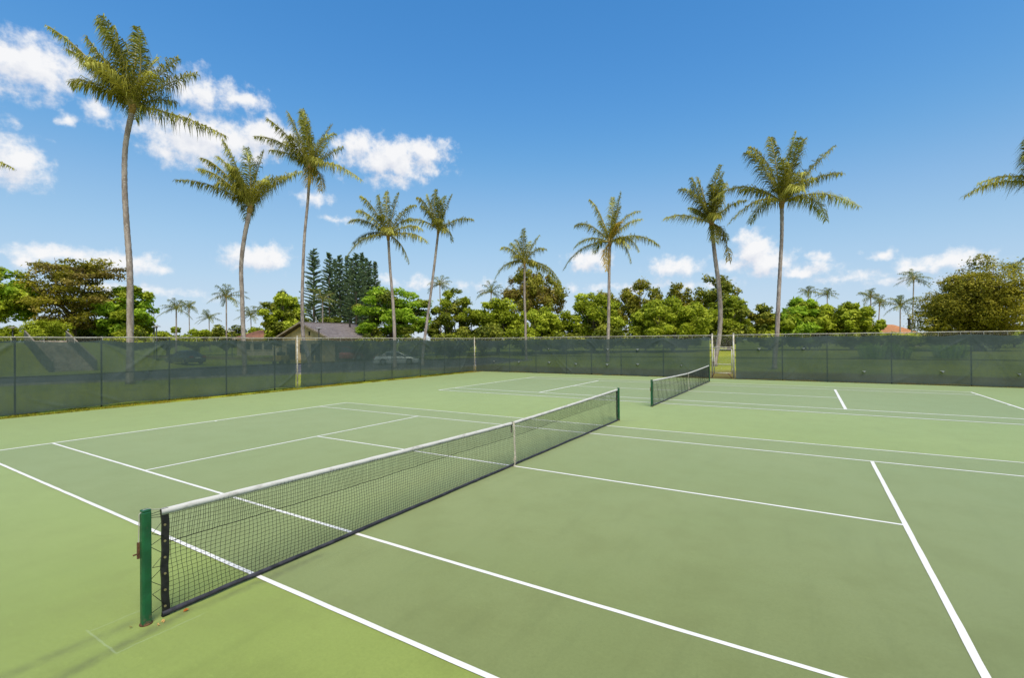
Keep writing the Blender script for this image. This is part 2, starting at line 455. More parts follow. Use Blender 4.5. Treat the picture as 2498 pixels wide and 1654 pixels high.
LF_PALM = mat_leaf('palm_leaf', rgb(66, 70, 22), rgb(122, 118, 44), rgb(196, 180, 100), .38, .5)
LF_PALMG = mat_leaf('far_palm_leaf', rgb(54, 68, 32), rgb(88, 98, 46), rgb(136, 130, 70), .3, .5)
LF_DRY = mat_leaf('yellow_palm_leaf', rgb(84, 84, 28), rgb(146, 122, 40), rgb(176, 146, 64), .35, .5)
LF_GREEN = mat_leaf('leaf_green', rgb(78, 88, 18), rgb(120, 130, 34), rgb(166, 170, 64), .38)
LF_YEL = mat_leaf('leaf_yellow_green', rgb(84, 94, 18), rgb(128, 138, 36), rgb(174, 180, 72), .38)
LF_BRIGHT = mat_leaf('leaf_bright', rgb(72, 96, 22), rgb(116, 140, 36), rgb(164, 184, 70), .4)
LF_DARK = mat_leaf('leaf_dark', rgb(54, 64, 20), rgb(90, 98, 32), rgb(146, 146, 58), .3)
LF_OLIVE = mat_leaf('leaf_olive', rgb(60, 62, 14), rgb(108, 104, 30), rgb(158, 148, 58), .36)
LF_BROWN = mat_leaf('leaf_brown_green', rgb(74, 78, 22), rgb(112, 112, 38), rgb(150, 142, 62), .36)
LF_RUST = mat_leaf('leaf_rusty', rgb(72, 64, 28), rgb(102, 90, 42), rgb(132, 122, 60), .3)
LF_PINE = mat_leaf('pine_needles', rgb(46, 62, 48), rgb(70, 88, 62), rgb(102, 112, 76), .3)
GRASSBL = mat_leaf('grass_blades', rgb(70, 66, 16), rgb(108, 104, 24), rgb(138, 114, 46), .3)
LITTER = mat_leaf('dead_leaf', rgb(110, 58, 22), rgb(150, 90, 40), rgb(166, 144, 90), .2)

# ------------------------------------------------------------------ terrain
FX, FY = -20.3, 26.5
def sstep(x, a, b):
    t = np.clip((x - a) / (b - a), 0, 1); return t * t * (3 - 2 * t)
def ground_h(x, y):
    hb = .033 * np.clip(y - 27.3, 0, 33) + .002 * np.clip(y - 60, 0, 300)
    hl = .018 * np.clip(-21.5 - x, 0, 33)
    h = np.sqrt(hb * hb + hl * hl)
    bank = 2.3 * sstep(-x - .12 * y, 46.5, 53.5) * (1 - sstep(y, 10.0, 17.0))
    h = h + bank
    inside = (x > FX - .9) & (y < FY + .6)
    return np.where(inside, -.035, h - .035 * (1 - sstep(np.maximum(FX - .9 - x, y - FY - .6), 0, 1.5)))
def gh(x, y): return float(ground_h(np.array(x, float), np.array(y, float)))
def build_ground():
    def axis(lo, hi, lo2, hi2, st):
        a = np.arange(lo2, hi2 + st, st)
        out1 = lo2 - np.geomspace(2, lo2 - lo, 16); out2 = hi2 + np.geomspace(2, hi - hi2, 16)
        return np.concatenate([out1[::-1], a, out2])
    xs = axis(-2500, 2500, -80, 45, 1.0); ys = axis(-2500, 2500, -30, 100, 1.0)
    X, Y = np.meshgrid(xs, ys); Z = ground_h(X, Y)
    V = np.stack([X, Y, Z], -1).reshape(-1, 3); c = len(xs)
    i, j = np.meshgrid(np.arange(len(ys) - 1), np.arange(c - 1), indexing='ij'); i = i.ravel(); j = j.ravel()
    Q = np.stack([i * c + j, i * c + j + 1, (i + 1) * c + j + 1, (i + 1) * c + j], -1)
    o = np_mesh('ground', V, Q, LAWN); o.data.polygons.foreach_set('use_smooth', [True] * len(o.data.polygons))
    tag(o, kind='structure')
build_ground()
def at(u, D):
    q = at_px(u, H / 2, D); return float(q[0]), float(q[1])
def hz(u): return 833.7 - (u - 1249) * .00853
def zpx(u, v, D): return float(at_px(u, v, D)[2])

def build_road():
    # service road behind the left fence
    near = [(-44, -26), (-35, -.4), (-32.3, 7), (-29.6, 14), (-26.1, 24.4), (-23.5, 32), (-22, 40)]
    far = [(-52, -24), (-43.3, 1.3), (-41, 7), (-44, 13), (-44, 22), (-40, 33), (-30, 44)]
    G = []
    for k in range(len(near) - 1):
        for s in np.linspace(0, 1, 9)[: 9 if k == len(near) - 2 else 8]:
            a = np.array(near[k]) * (1 - s) + np.array(near[k + 1]) * s; b = np.array(far[k]) * (1 - s) + np.array(far[k + 1]) * s
            G.append([(*(a * (1 - q) + b * q), 0) for q in np.linspace(0, 1, 22)])
    G = np.array(G); G[..., 2] = ground_h(G[..., 0], G[..., 1]) + .03
    m = MB(); m.grid(G); o = m.build('road', ASPHALT); tag(o, kind='structure')
    # concrete kerb along the near edge
    kb = MB(); e = G[:, 0]
    for i in range(len(e) - 1):
        a, b = e[i], e[i + 1]; d = (b - a) / np.linalg.norm(b - a); nrm = np.array([d[1], -d[0], 0])
        V = [a - nrm * .0, b - nrm * .0, b + nrm * .15, a + nrm * .15]
        top = [v + np.array([0, 0, .10]) for v in V]; bot = [v - np.array([0, 0, .1]) for v in V]
        kb.add(bot + top, [(4, 5, 6, 7), (0, 1, 5, 4), (2, 3, 7, 6)])
    kb.build('kerb', CONCRETE, o)
build_road()

# ------------------------------------------------------------------ court
D2, S2, B2, V2 = 10.97 / 2, 8.23 / 2, 23.77 / 2, 6.40
C2X, C2Y = .04, 17.0
def build_court():
    m = MB(); x0, x1, y0, y1 = -19.1, 25.2, -14.5, 26.05
    m.box(((x0 + x1) / 2, (y0 + y1) / 2, -.06), (x1 - x0, y1 - y0, .12))
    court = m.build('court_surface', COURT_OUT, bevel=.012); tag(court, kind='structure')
    for cx, cy in ((0, 0), (C2X, C2Y)):
        m = MB(); z = .004
        m.quad((cx - B2, cy - D2, z), (cx + B2, cy - D2, z), (cx + B2, cy + D2, z), (cx - B2, cy + D2, z))
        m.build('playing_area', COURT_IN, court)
        z = .008; w = .054 if cy == 0 else .085
        def ln(xa, xb, ya, yb, zz=z):
            q = MB(); n = max(2, int(max(xb - xa, yb - ya) / .25))
            # slightly uneven hand-rolled edges
            r = np.random.RandomState(int(abs(xa * 31 + ya * 17)) % 9999); jit = lambda: r.normal(0, .0016, n)
            if xb - xa > yb - ya:
                t = np.linspace(xa, xb, n); G = np.stack([np.stack([t, ya + jit(), np.full(n, zz)], -1), np.stack([t, yb + jit(), np.full(n, zz)], -1)])
            else:
                t = np.linspace(ya, yb, n); G = np.stack([np.stack([xb + jit(), t, np.full(n, zz)], -1), np.stack([xa + jit(), t, np.full(n, zz)], -1)])
            q.grid(G); return q.build('court_line', LINE, court)
        for s in (-1, 1):
            yo = cy + s * D2; ln(cx - B2, cx + B2, min(yo, yo - s * w), max(yo, yo - s * w))
            yi = cy + s * S2; ln(cx - B2 + .09, cx + B2 - .09, min(yi, yi - s * w), max(yi, yi - s * w))
            xb_ = cx + s * B2; ln(min(xb_, xb_ - s * .085), max(xb_, xb_ - s * .085), cy - D2 + w, cy + D2 - w)
            xv = cx + s * V2; ln(xv - w * .6, xv + w * .6, cy - S2 + w, cy + S2 - w)
        ln(cx - V2 + w * .6, cx + V2 - w * .6, cy - w / 2, cy + w / 2)
        for s in (-1, 1):
            xb_ = cx + s * (B2 - .085); ln(min(xb_, xb_ - s * .10), max(xb_, xb_ - s * .10), cy - w / 2, cy + w / 2)
build_court()

# ------------------------------------------------------------------ nets
def build_net(cx, ya, yb, hpost, near, label):
    L = yb - ya; yc = C2Y if not near else 0.0
    root = tag(empty('tennis_net', (cx, (ya + yb) / 2, 0)), label, 'net', 'tennis nets across the courts')
    px = cx
    for s, y in ((-1, ya), (1, yb)):
        m = MB(); m.box((px, y, hpost / 2 - .05), (.072, .076, hpost + .1))
        p = m.build('net_post', POSTGREEN, root, bevel=.014)
        c = MB(); c.box((px, y, hpost + .006), (.070, .070, .018)); c.build('post_cap', POSTGREEN, p, bevel=.006)
        b = MB(); b.tube([(px, y, -.01), (px, y, .012)], .052, 14); b.build('ground_sleeve', RUST, p)
    # winder on the near-side post
    w = MB(); w.box((px - .030, ya - .046, hpost * .66), (.020, .020, .15)); w.tube([(px - .035, ya - .05, hpost * .63), (px - .045, ya - .085, hpost * .625)], .007, 6)
    w.build('winder', RUST, root)
    cw = MB(); cw.tube([(px - .03, ya - .045, hpost * .72), (px - .012, ya - .046, hpost - .02), (px, ya - .02, hpost + .014), (px, ya + .04, hpost + .014)], .004, 5); cw.build('winding_cable', STEEL, root)
    y0, y1 = ya + .125, yb - .115
    def top(y): # sag to the centre strap
        t = abs(y - yc) / (L / 2 - .1); return .925 + (hpost - .012 - .925) * t ** 1.25
    zb = .045
    cell = .046; ny = int((y1 - y0) / cell); nz = 22
    ys = np.linspace(y0 + .05, y1 - .05, ny)
    rs = np.random.RandomState(3 + int(near)); 
    wob = np.cumsum(rs.normal(0, .0016, (nz + 1, ny)), 0); wob -= wob.mean(0)
    wobz = rs.normal(0, .0022, (nz + 1, ny))
    P = np.zeros((nz + 1, ny, 3))
    for j, y in enumerate(ys):
        tz = top(y) - .035
        f = np.linspace(0, 1, nz + 1)
        P[:, j, 0] = cx + .028 * np.sin(f * math.pi) * math.sin(y * 1.3 + 1) + .006 * np.sin(y * 9 + f * 4)
        P[:, j, 1] = y + wob[:, j] + .012 * np.sin(f * 7 + y * 5)
        P[:, j, 2] = zb + f * (tz - zb) + wobz[:, j]
    def strands(A, B, r):
        d = B - A; d /= np.linalg.norm(d, axis=1)[:, None]
        u = np.cross(d, np.array([1.0, .3, .2])); u /= np.linalg.norm(u, axis=1)[:, None]; w_ = np.cross(d, u)
        V = []
        for k in range(3):
            a = k * 2 * math.pi / 3; o = r * (math.cos(a) * u + math.sin(a) * w_); V.append(A + o); V.append(B + o)
        V = np.stack(V, 1).reshape(-1, 3); n = len(A); b = np.arange(n)[:, None] * 6
        Q = np.concatenate([b + np.array([[2 * k, 2 * ((k + 1) % 3), 2 * ((k + 1) % 3) + 1, 2 * k + 1]]) for k in range(3)])
        return V, Q
    r = .0022
    V1, Q1 = strands(P[:-1].reshape(-1, 3), P[1:].reshape(-1, 3), r)
    V2_, Q2 = strands(P[:, :-1].reshape(-1, 3), P[:, 1:].reshape(-1, 3), r)
    # second layer of mesh along the top third
    U = P[nz - 7:].copy(); U[..., 0] += .010; U[..., 1] += .014
    V3, Q3 = strands(U[:-1].reshape(-1, 3), U[1:].reshape(-1, 3), r)
    hem = P[nz - 7]; V4, Q4 = strands(hem[:-1] + np.array([.004, 0, 0]), hem[1:] + np.array([.004, 0, 0]), .0052)
    Vs, Qs, o = [], [], 0
    for v, q in ((V1, Q1), (V2_, Q2), (V3, Q3), (V4, Q4)) if near else ((V1, Q1), (V2_, Q2), (V4, Q4)):
        Vs.append(v); Qs.append(q + o); o += len(v)
    np_mesh('net_mesh', np.concatenate(Vs), np.concatenate(Qs), BLACKNET, root, kind='stuff')
    # white head tape folded over the cable
    yy = np.linspace(y0, y1, 90); rr = np.random.RandomState(8)
    def tape(yy, prof, name, mat, ztop):
        G = []
        for y in yy:
            zz = ztop(y); q = rr.normal(0, .0022)
            G.append([(cx + a + q, y, zz + b + rr.normal(0, .0012)) for a, b in prof])
        m = MB(); m.grid(np.array(G)); return m.build(name, mat, root, smooth=True)
    tape(yy, [(-.013, -.062), (-.016, -.03), (-.011, -.006), (0, .002), (.011, -.006), (.016, -.03), (.013, -.064), (.004, -.060), (-.004, -.060), (-.013, -.062)], 'head_tape', TAPE, top)
    tape(yy, [(-.012, .0), (.016, .0), (.030, .010), (.026, .032), (.016, .046), (.006, .046), (.000, .02), (-.012, .0)], 'bottom_band', GREYBAND, lambda y: .011 + .003 * math.sin(y * 3))
    for y, s in ((y0, 1), (y1, -1)):
        m = MB(); zt = top(y); G = []
        for z in np.linspace(.0, zt - .002, 40):
            wv = .004 * math.sin(z * 9 + 1) + .003 * math.sin(z * 23)
            G.append([(cx - .011, y + wv, z), (cx + .012, y + wv, z), (cx + .013, y + s * .062 + wv, z), (cx - .012, y + s * .062 + wv, z), (cx - .011, y + wv, z)])
        m.grid(np.array(G)); sb = m.build('side_band', BLACKBAND, root, smooth=False)
        if near:
            for z in np.linspace(.10, zt - .16, 6):
                e = MB(); e.tube([(cx + .011, y + s * .026, z), (cx + .0185, y + s * .026, z)], .011, 10); e.build('eyelet', BRASS, sb)
        # lacing to the post
        lc = MB(); pts = []; yp = ya + .04 if s > 0 else yb - .04
        rl = np.random.RandomState(5)
        for i, z in enumerate(np.linspace(.05, zt - .1, 12) + rl.normal(0, .022, 12)):
            pts.append((cx + .012 if i % 2 else px + .03 * (1 if i % 4 else -1), y + s * .02 if i % 2 else yp, z))
        for a, b in zip(pts[:-1], pts[1:]): lc.tube([a, b], .0028, 4)
        for k in range(3): lc.tube([(px, yp, zt - .03 - .015 * k), (cx, y, zt - .02 - .03 * k)], .0028, 4)
        lc.build('lacing_cord', BLACKNET, root)
        cb = MB(); cb.tube([(px, yp, hpost + .002), (cx, y, zt - .005)], .0035, 5); cb.build('head_cable', STEEL, root)
    # centre strap
    G = []
    for z in np.linspace(.012, .93, 22):
        k = .034 + (.016 * math.exp(-((z - .16) / .05) ** 2)); b_ = .022 + .042 * math.sin(z / .93 * math.pi) + .012 * math.sin(z * 9) + (.02 if z < .12 else 0)
        G.append([(cx + b_, yc - k, z), (cx + b_ + .007, yc, z), (cx + b_, yc + k, z)])
    m = MB(); m.grid(np.array(G)); m.add([(cx - .02, yc - .03, .925), (cx + .03, yc - .03, .934), (cx + .03, yc + .03, .934), (cx - .02, yc + .03, .925), (cx - .02, yc - .03, .7), (cx - .02, yc + .03, .7)], [(0, 1, 2, 3), (0, 3, 5, 4)])
    st = m.build('centre_strap', STRAP, root, smooth=True)
    k = MB(); k.box((cx + .065, yc, .17), (.03, .060, .08)); k.build('buckle', STRAP, st, bevel=.01)
build_net(0.0, -6.515, 6.60, 1.05, True, 'tennis net with white tape and green posts on the nearer court, in the foreground')
build_net(C2X, C2Y - 6.63, C2Y + 6.34, 1.05, False, 'tennis net with white tape on the farther court, close to the gate')

def fallen_leaves():
    spots = [(.075, -6.22, 'curled orange dead leaf lying against the bottom band of the near net'), (.10, -6.42, 'pale dry leaf on the stained ground between near net band and post'),
             (.13, -6.47, 'pale dry leaf on the dirt right beside the near green post'), (-.05, -6.62, 'brown dry leaf at the foot of the near green net post')]
    for i, (x, y, lab) in enumerate(spots):
        m = MB(); r = .026 if i == 0 else .016
        for k in range(2):
            a = i * 1.3 + k * 1.1; c, s = math.cos(a), math.sin(a); ox = k * .018
            P = [(-r, 0, .006), (0, -r * .55, .012), (r, 0, .020), (0, r * .55, .024)]
            m.add([(x + ox + p[0] * c - p[1] * s, y + p[0] * s + p[1] * c, p[2]) for p in P], [(0, 1, 2), (0, 2, 3)], [.7 + .1 * i] * 2 if i else [.3] * 2)
        tag(m.build('fallen_leaf', LITTER), lab, 'leaf', 'dead leaves round the near net post')
fallen_leaves()

# ------------------------------------------------------------------ fences, gate, windscreens
TOPZ = 2.93
def wires(m_axis, fixed, a0, a1, z0, z1, r=.0016, step=.066):
    """chain link as two families of straight diagonal wires, clipped to the panel"""
    A, B = [], []
    hgt = z1 - z0
    for s in (-1, 1):
        c = a0 - hgt if s > 0 else a0
        while c < (a1 if s > 0 else a1 + hgt):
            # line a = c + s*(z-z0)
            za, zb_ = z0, z1
            aa, ab = c, c + s * hgt
            def clip(a, z, oa, oz):
                if a < a0: t = (a0 - a) / (oa - a); return a0, z + t * (oz - z)
                if a > a1: t = (a1 - a) / (oa - a); return a1, z + t * (oz - z)
                return a, z
            lo, hi = min(aa, ab), max(aa, ab)
            if hi > a0 + 1e-3 and lo < a1 - 1e-3:
                p = clip(aa, za, ab, zb_); q = clip(ab, zb_, aa, za)
                off = .003 * s
                if m_axis == 'y': A.append((fixed + off, p[0], p[1])); B.append((fixed + off, q[0], q[1]))
                else: A.append((p[0], fixed + off, p[1])); B.append((q[0], fixed + off, q[1]))
            c += step
    A = np.array(A); B = np.array(B); d = B - A; d /= np.linalg.norm(d, axis=1)[:, None]
    u = np.cross(d, np.array([1.0, .31, .17])); u /= np.linalg.norm(u, axis=1)[:, None]; w_ = np.cross(d, u); V = []
    for k in range(3):
        a = k * 2 * math.pi / 3; o = r * (math.cos(a) * u + math.sin(a) * w_); V += [A + o, B + o]
    V = np.stack(V, 1).reshape(-1, 3); b = np.arange(len(A))[:, None] * 6
    Q = np.concatenate([b + np.array([[2 * k, 2 * ((k + 1) % 3), 2 * ((k + 1) % 3) + 1, 2 * k + 1]]) for k in range(3)])
    return V, Q
def fence(axis, fixed, a0, a1, posts, big, label):
    mid = (a0 + a1) / 2; P = (lambda a, z: (fixed, a, z)) if axis == 'y' else (lambda a, z: (a, fixed, z))
    root = tag(empty('chain_link_fence', P(mid, 0)), label, 'fence', 'chain link fences round the courts')
    for a in posts:
        r = .045 if a in big else .031
        m = MB(); top = TOPZ + (.06 if a in big else -.02); x, y, _ = P(a, 0)
        off = -.04 if axis == 'y' else .04
        if axis == 'y': x += off if a not in big else 0
        else: y += off if a not in big else 0
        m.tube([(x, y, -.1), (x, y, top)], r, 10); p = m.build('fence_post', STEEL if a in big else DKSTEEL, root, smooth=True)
        c = MB(); c.tube([(x, y, top), (x, y, top + .035), (x, y, top + .055)], [r * 1.15, r * 1.1, r * .4], 10); c.build('post_cap', STEEL, p, smooth=True)
        if a in big:
            for z in (.3, 1.0, 1.7, 2.4, 2.85):
                t = MB(); t.tube([(x, y, z - .012), (x, y, z + .012)], r * 1.25, 10); t.build('tension_band', STEEL, p)
    o2 = -.04 if axis == 'y' else .04
    Q = (lambda a, z: (fixed + o2 * .3, a, z)) if axis == 'y' else (lambda a, z: (a, fixed + o2 * .3, z))
    n = 40; aa = np.linspace(a0, a1, n)
    m = MB(); m.tube([Q(a, TOPZ + .006 * math.sin(a * 1.7) + .004 * math.sin(a * .6)) for a in aa], .021, 8); m.build('top_rail', STEEL, root, smooth=True)
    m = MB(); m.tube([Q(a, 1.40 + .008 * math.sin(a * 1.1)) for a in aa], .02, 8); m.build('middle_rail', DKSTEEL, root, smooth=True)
    V, F = wires(axis, fixed, a0, a1, .03, TOPZ + .035)
    np_mesh('chain_link_mesh', V, F, STEEL, root, kind='stuff')
LP = [-13.4, -10.9, -8.3, -5.6, -2.94, -.32, 2.23, 4.83, 7.48, 8.86, 10.52, 13.89, 16.44, 19.42, 22.35, 24.4, 26.5]
fence('y', FX, -13.4, 26.5, LP, {8.86, 26.5}, 'long chain link fence with steel top rail along the left side of the courts')
BPL = [-16.6, -14.01, -11.22, -9.09, -6.7, -3.57]
fence('x', FY, FX + .05, -.31, BPL, set(), 'chain link fence along the back from the corner post to the gate')
BPR = [3.89, 6.28, 9.39, 12.79, 16.2, 19.6, 22.9, 26.2]
fence('x', FY, 1.10, 26.2, BPR, {26.2}, 'chain link fence along the back, right of the gate')

def windscreen(axis, fixed, a0, a1, posts, seed, label, amp):
    rs = np.random.RandomState(seed); n = int((a1 - a0) / .08); nz = 64
    A = np.linspace(a0, a1, n); Z = np.linspace(0, 1, nz)
    folds = []
    for p in posts:
        if a0 + .3 < p < a1 - .3 or True:
            for s in (-1, 1):
                if rs.rand() < .75: folds.append((p, 2.75 if rs.rand() < .75 else .1, s * rs.uniform(.35, 1.3), rs.uniform(.05, .10), rs.uniform(.2, .6), rs.uniform(.4, 1)))
    for k in range(int((a1 - a0) / 2.2)):
        folds.append((rs.uniform(a0, a1), rs.choice([.1, 2.7]), rs.choice([-1, 1]) * rs.uniform(.4, 1.4), rs.uniform(.04, .09), rs.uniform(.15, .5), rs.uniform(.3, .9)))
    pp = np.array(list(posts) + [a0, a1]); sg = np.abs(A[:, None] - pp[None]).min(1)
    zt = 2.80 - .06 * np.minimum(sg, 1.2) ** 1.3 * (1 + .4 * np.sin(A * .8 + seed)) - .008 * np.sin(A * 5); zb = .045 + .03 * np.sin(A * .9 + seed) + .02 * np.sin(A * 2.7)
    F_ = Z[:, None]; Zg = zb[None] + F_ * (zt - zb)[None]; Ag = np.broadcast_to(A[None], Zg.shape)
    dd = .05 * np.sin(F_ * math.pi) * np.sin(Ag * .7 + seed) + .022 * np.sin(Ag * 2.1 + F_ * 3) + .014 * np.sin(Ag * 4.3 - F_ * 5 + seed) * np.sin(F_ * math.pi); FO = np.zeros_like(Zg)
    for (p, pz, sl, wd, st, ln) in folds:
        da = Ag - p; ad = np.abs(da)
        zz = pz - (ad / max(abs(sl), .2) * (.55 + .16 * ad) + .14 * np.sin(ad * 1.6 + p * 3) - .14 * math.sin(p * 3)) * (1 if pz > 1 else -1)
        fade = np.clip(ad / .25, .0, 1) * np.clip(1 - ad / (3.2 * ln), 0, 1) * (da * (1 if sl > 0 else -1) > 0)
        e_ = st * fade * np.exp(-((Zg - zz) / wd) ** 2); dd = dd + amp * e_; FO = np.maximum(FO, e_)
    dd = np.where(dd < 0, dd * .36, dd)          # the cloth cannot blow back through the chain link
    G = np.stack([fixed + .05 + dd, Ag, Zg], -1) if axis == 'y' else np.stack([Ag, fixed - .05 - dd, Zg], -1)
    m = MB(); m.grid(G); o = m.build('windscreen', SCREEN, smooth=True)
    fa = o.data.attributes.new('fold', 'FLOAT', 'POINT'); fa.data.foreach_set('value', FO.ravel().astype(np.float32))
    tag(o, label, 'windscreen', 'green mesh windscreens tied to the fences')
    for a in np.arange(a0 + .12, a1, .92):
        z0 = float(np.interp(a, A, zt)); q = MB(); P = (lambda d, z: (fixed + d, a, z)) if axis == 'y' else (lambda d, z: (a, fixed - d, z))
        q.tube([P(.062, z0 - .05), P(.055, z0 + .02), P(.015, TOPZ + .03), P(-.035, TOPZ + .01)], .006, 4); q.build('tie', LAMPTIE, o)
    return o
PL = [p for p in LP]
windscreen('y', FX, -13.3, 8.70, [p for p in LP if p < 8.8], 1, 'dark green windscreen on the left fence, nearer panel left of the bare post', .10)
windscreen('y', FX, 9.02, 26.30, [p for p in LP if p > 8.9], 2, 'dark green windscreen on the left fence between bare post and corner', .10)
wa = windscreen('x', FY, FX + .22, -.42, BPL, 3, 'dark green windscreen with small vent flaps, between the corner and the gate', .08)
wb = windscreen('x', FY, 1.20, 26.0, BPR, 4, 'dark green windscreen on the back fence, right of the gate', .06)
def flaps(o, spots, fixed):
    for (x, z, s) in spots:
        m = MB(); n = 7; G = []
        for i in range(n):
            a = math.pi * i / (n - 1)
            G.append([(x + s * math.cos(a), fixed - .055, z), (x + s * .6 * math.cos(a), fixed - .075 - .10 * math.sin(a), z - s * .9 * math.sin(a)), (x + s * .25 * math.cos(a), fixed - .07, z - s * 1.25 * math.sin(a))])
        m.grid(np.array(G)); m.build('vent_flap', FLAP, o, smooth=True)
flaps(wa, [(-18.1, .95, .12), (-15.6, .93, .13), (-12.7, .95, .16), (-10.35, .88, .17), (-7.75, .85, .15), (-5.4, .92, .15), (-12.75, 2.05, .11), (-7.7, 2.0, .12), (-5.4, 2.0, .15), (-2.3, .9, .12)], FY)
flaps(wb, [(2.6, 2.05, .13), (5.05, 2.1, .15), (8.1, .7, .1), (11.6, .8, .12), (14.9, 2.15, .15), (14.6, .75, .12)], FY)

def build_gate():
    y = FY; x0, x1 = -.27, 1.06
    root = tag(empty('gate', ((x0 + x1) / 2, y, 0)), 'narrow steel pedestrian gate with tall posts in the back fence', 'gate')
    for x in (x0, x1):
        m = MB(); m.tube([(x, y, -.1), (x, y, TOPZ + .05)], .052, 12); p = m.build('gate_post', STEEL, root, smooth=True)
        c = MB(); c.tube([(x, y, TOPZ + .05), (x, y, TOPZ + .09), (x, y, TOPZ + .12)], [.06, .058, .02], 12); c.build('post_cap', STEEL, p, smooth=True)
    m = MB(); m.tube([(x0, y, TOPZ - .05), (x1, y, TOPZ - .03)], .02, 8); m.build('top_rail', STEEL, root, smooth=True)
    m = MB(); m.tube([(x0, y, 2.09), (x1, y, 2.09)], .03, 8); m.build('transom_rail', STEEL, root, smooth=True)
    V, F = wires('x', y, x0 + .05, x1 - .05, 2.1, TOPZ - .05); np_mesh('transom_mesh', V, F, STEEL, root, kind='stuff')
    # leaf
    a, b = x0 + .13, x1 - .11; zt, zb = 1.97, .36
    for x in (a, b):
        leaf = MB(); leaf.tube([(x, y - .02, zb), (x, y - .02, zt)], .029, 10); leaf.build('leaf_stile', STEEL, root, smooth=True)
    for nme, z, r in (('leaf_top_bar', zt, .027), ('leaf_middle_bar', .95, .022), ('leaf_bottom_bar', zb, .022)):
        m = MB(); m.tube([(a, y - .02, z), (b, y - .02, z)], r, 8); m.build(nme, STEEL, root, smooth=True)
    V, F = wires('x', y - .02, a, b, zb, zt); np_mesh('leaf_mesh', V, F, STEEL, root, kind='stuff')
    for (p, q) in (((a + .0, y - .02, zb), (a - .16, y - .05, .05)), ((b - .26, y - .02, zb), (b + .02, y - .05, .04))):
        m = MB(); m.tube([p, q], .026, 8); m.build('brace', RUST, root, smooth=True)
    for z in (.62, 1.70):
        m = MB(); m.tube([(x1 - .06, y - .03, z - .05), (x1 - .06, y - .03, z + .05)], .03, 8); m.build('hinge', STEEL, root)
    m = MB(); m.box((a - .05, y - .04, 1.08), (.10, .03, .05)); m.build('latch', RUST, root)
build_gate()

# ------------------------------------------------------------------ grass along the fence foot
def grass_strip():
    rs = np.random.RandomState(4); n1, n2 = 26000, 9000
    x = np.concatenate([FX - .3 + rs.rand(n1) ** 1.3 * 1.45, rs.uniform(FX, 19.5, n2)])
    y = np.concatenate([rs.uniform(-13, 26.4, n1), 26.02 + rs.rand(n2) * .5])
    h = rs.uniform(.02, .075, n1 + n2); a = rs.uniform(0, 6.28, n1 + n2); w = .012
    clump = np.sin(x * 3.1 + y * 2.3) * np.sin(y * 1.7 - x) > -.35
    x, y, h, a = x[clump], y[clump], h[clump], a[clump]; n = len(x)
    z = np.full(n, -.036); tx = rs.normal(0, .03, n); ty = rs.normal(0, .03, n)
    c, s = np.cos(a) * w, np.sin(a) * w
    V = np.stack([np.stack([x - c, y - s, z], -1), np.stack([x + c, y + s, z], -1), np.stack([x + tx, y + ty, z + h], -1)], 1).reshape(-1, 3)
    o = np_mesh('grass_tufts', V, np.arange(3 * n).reshape(-1, 3), GRASSBL, tint=np.clip(rs.normal(.45, .25, n) + .25 * np.sin(y * .8), 0, 1))
    tag(o, 'strip of dry yellowish grass between court edge and fence foot', 'grass', kind='stuff')
grass_strip()

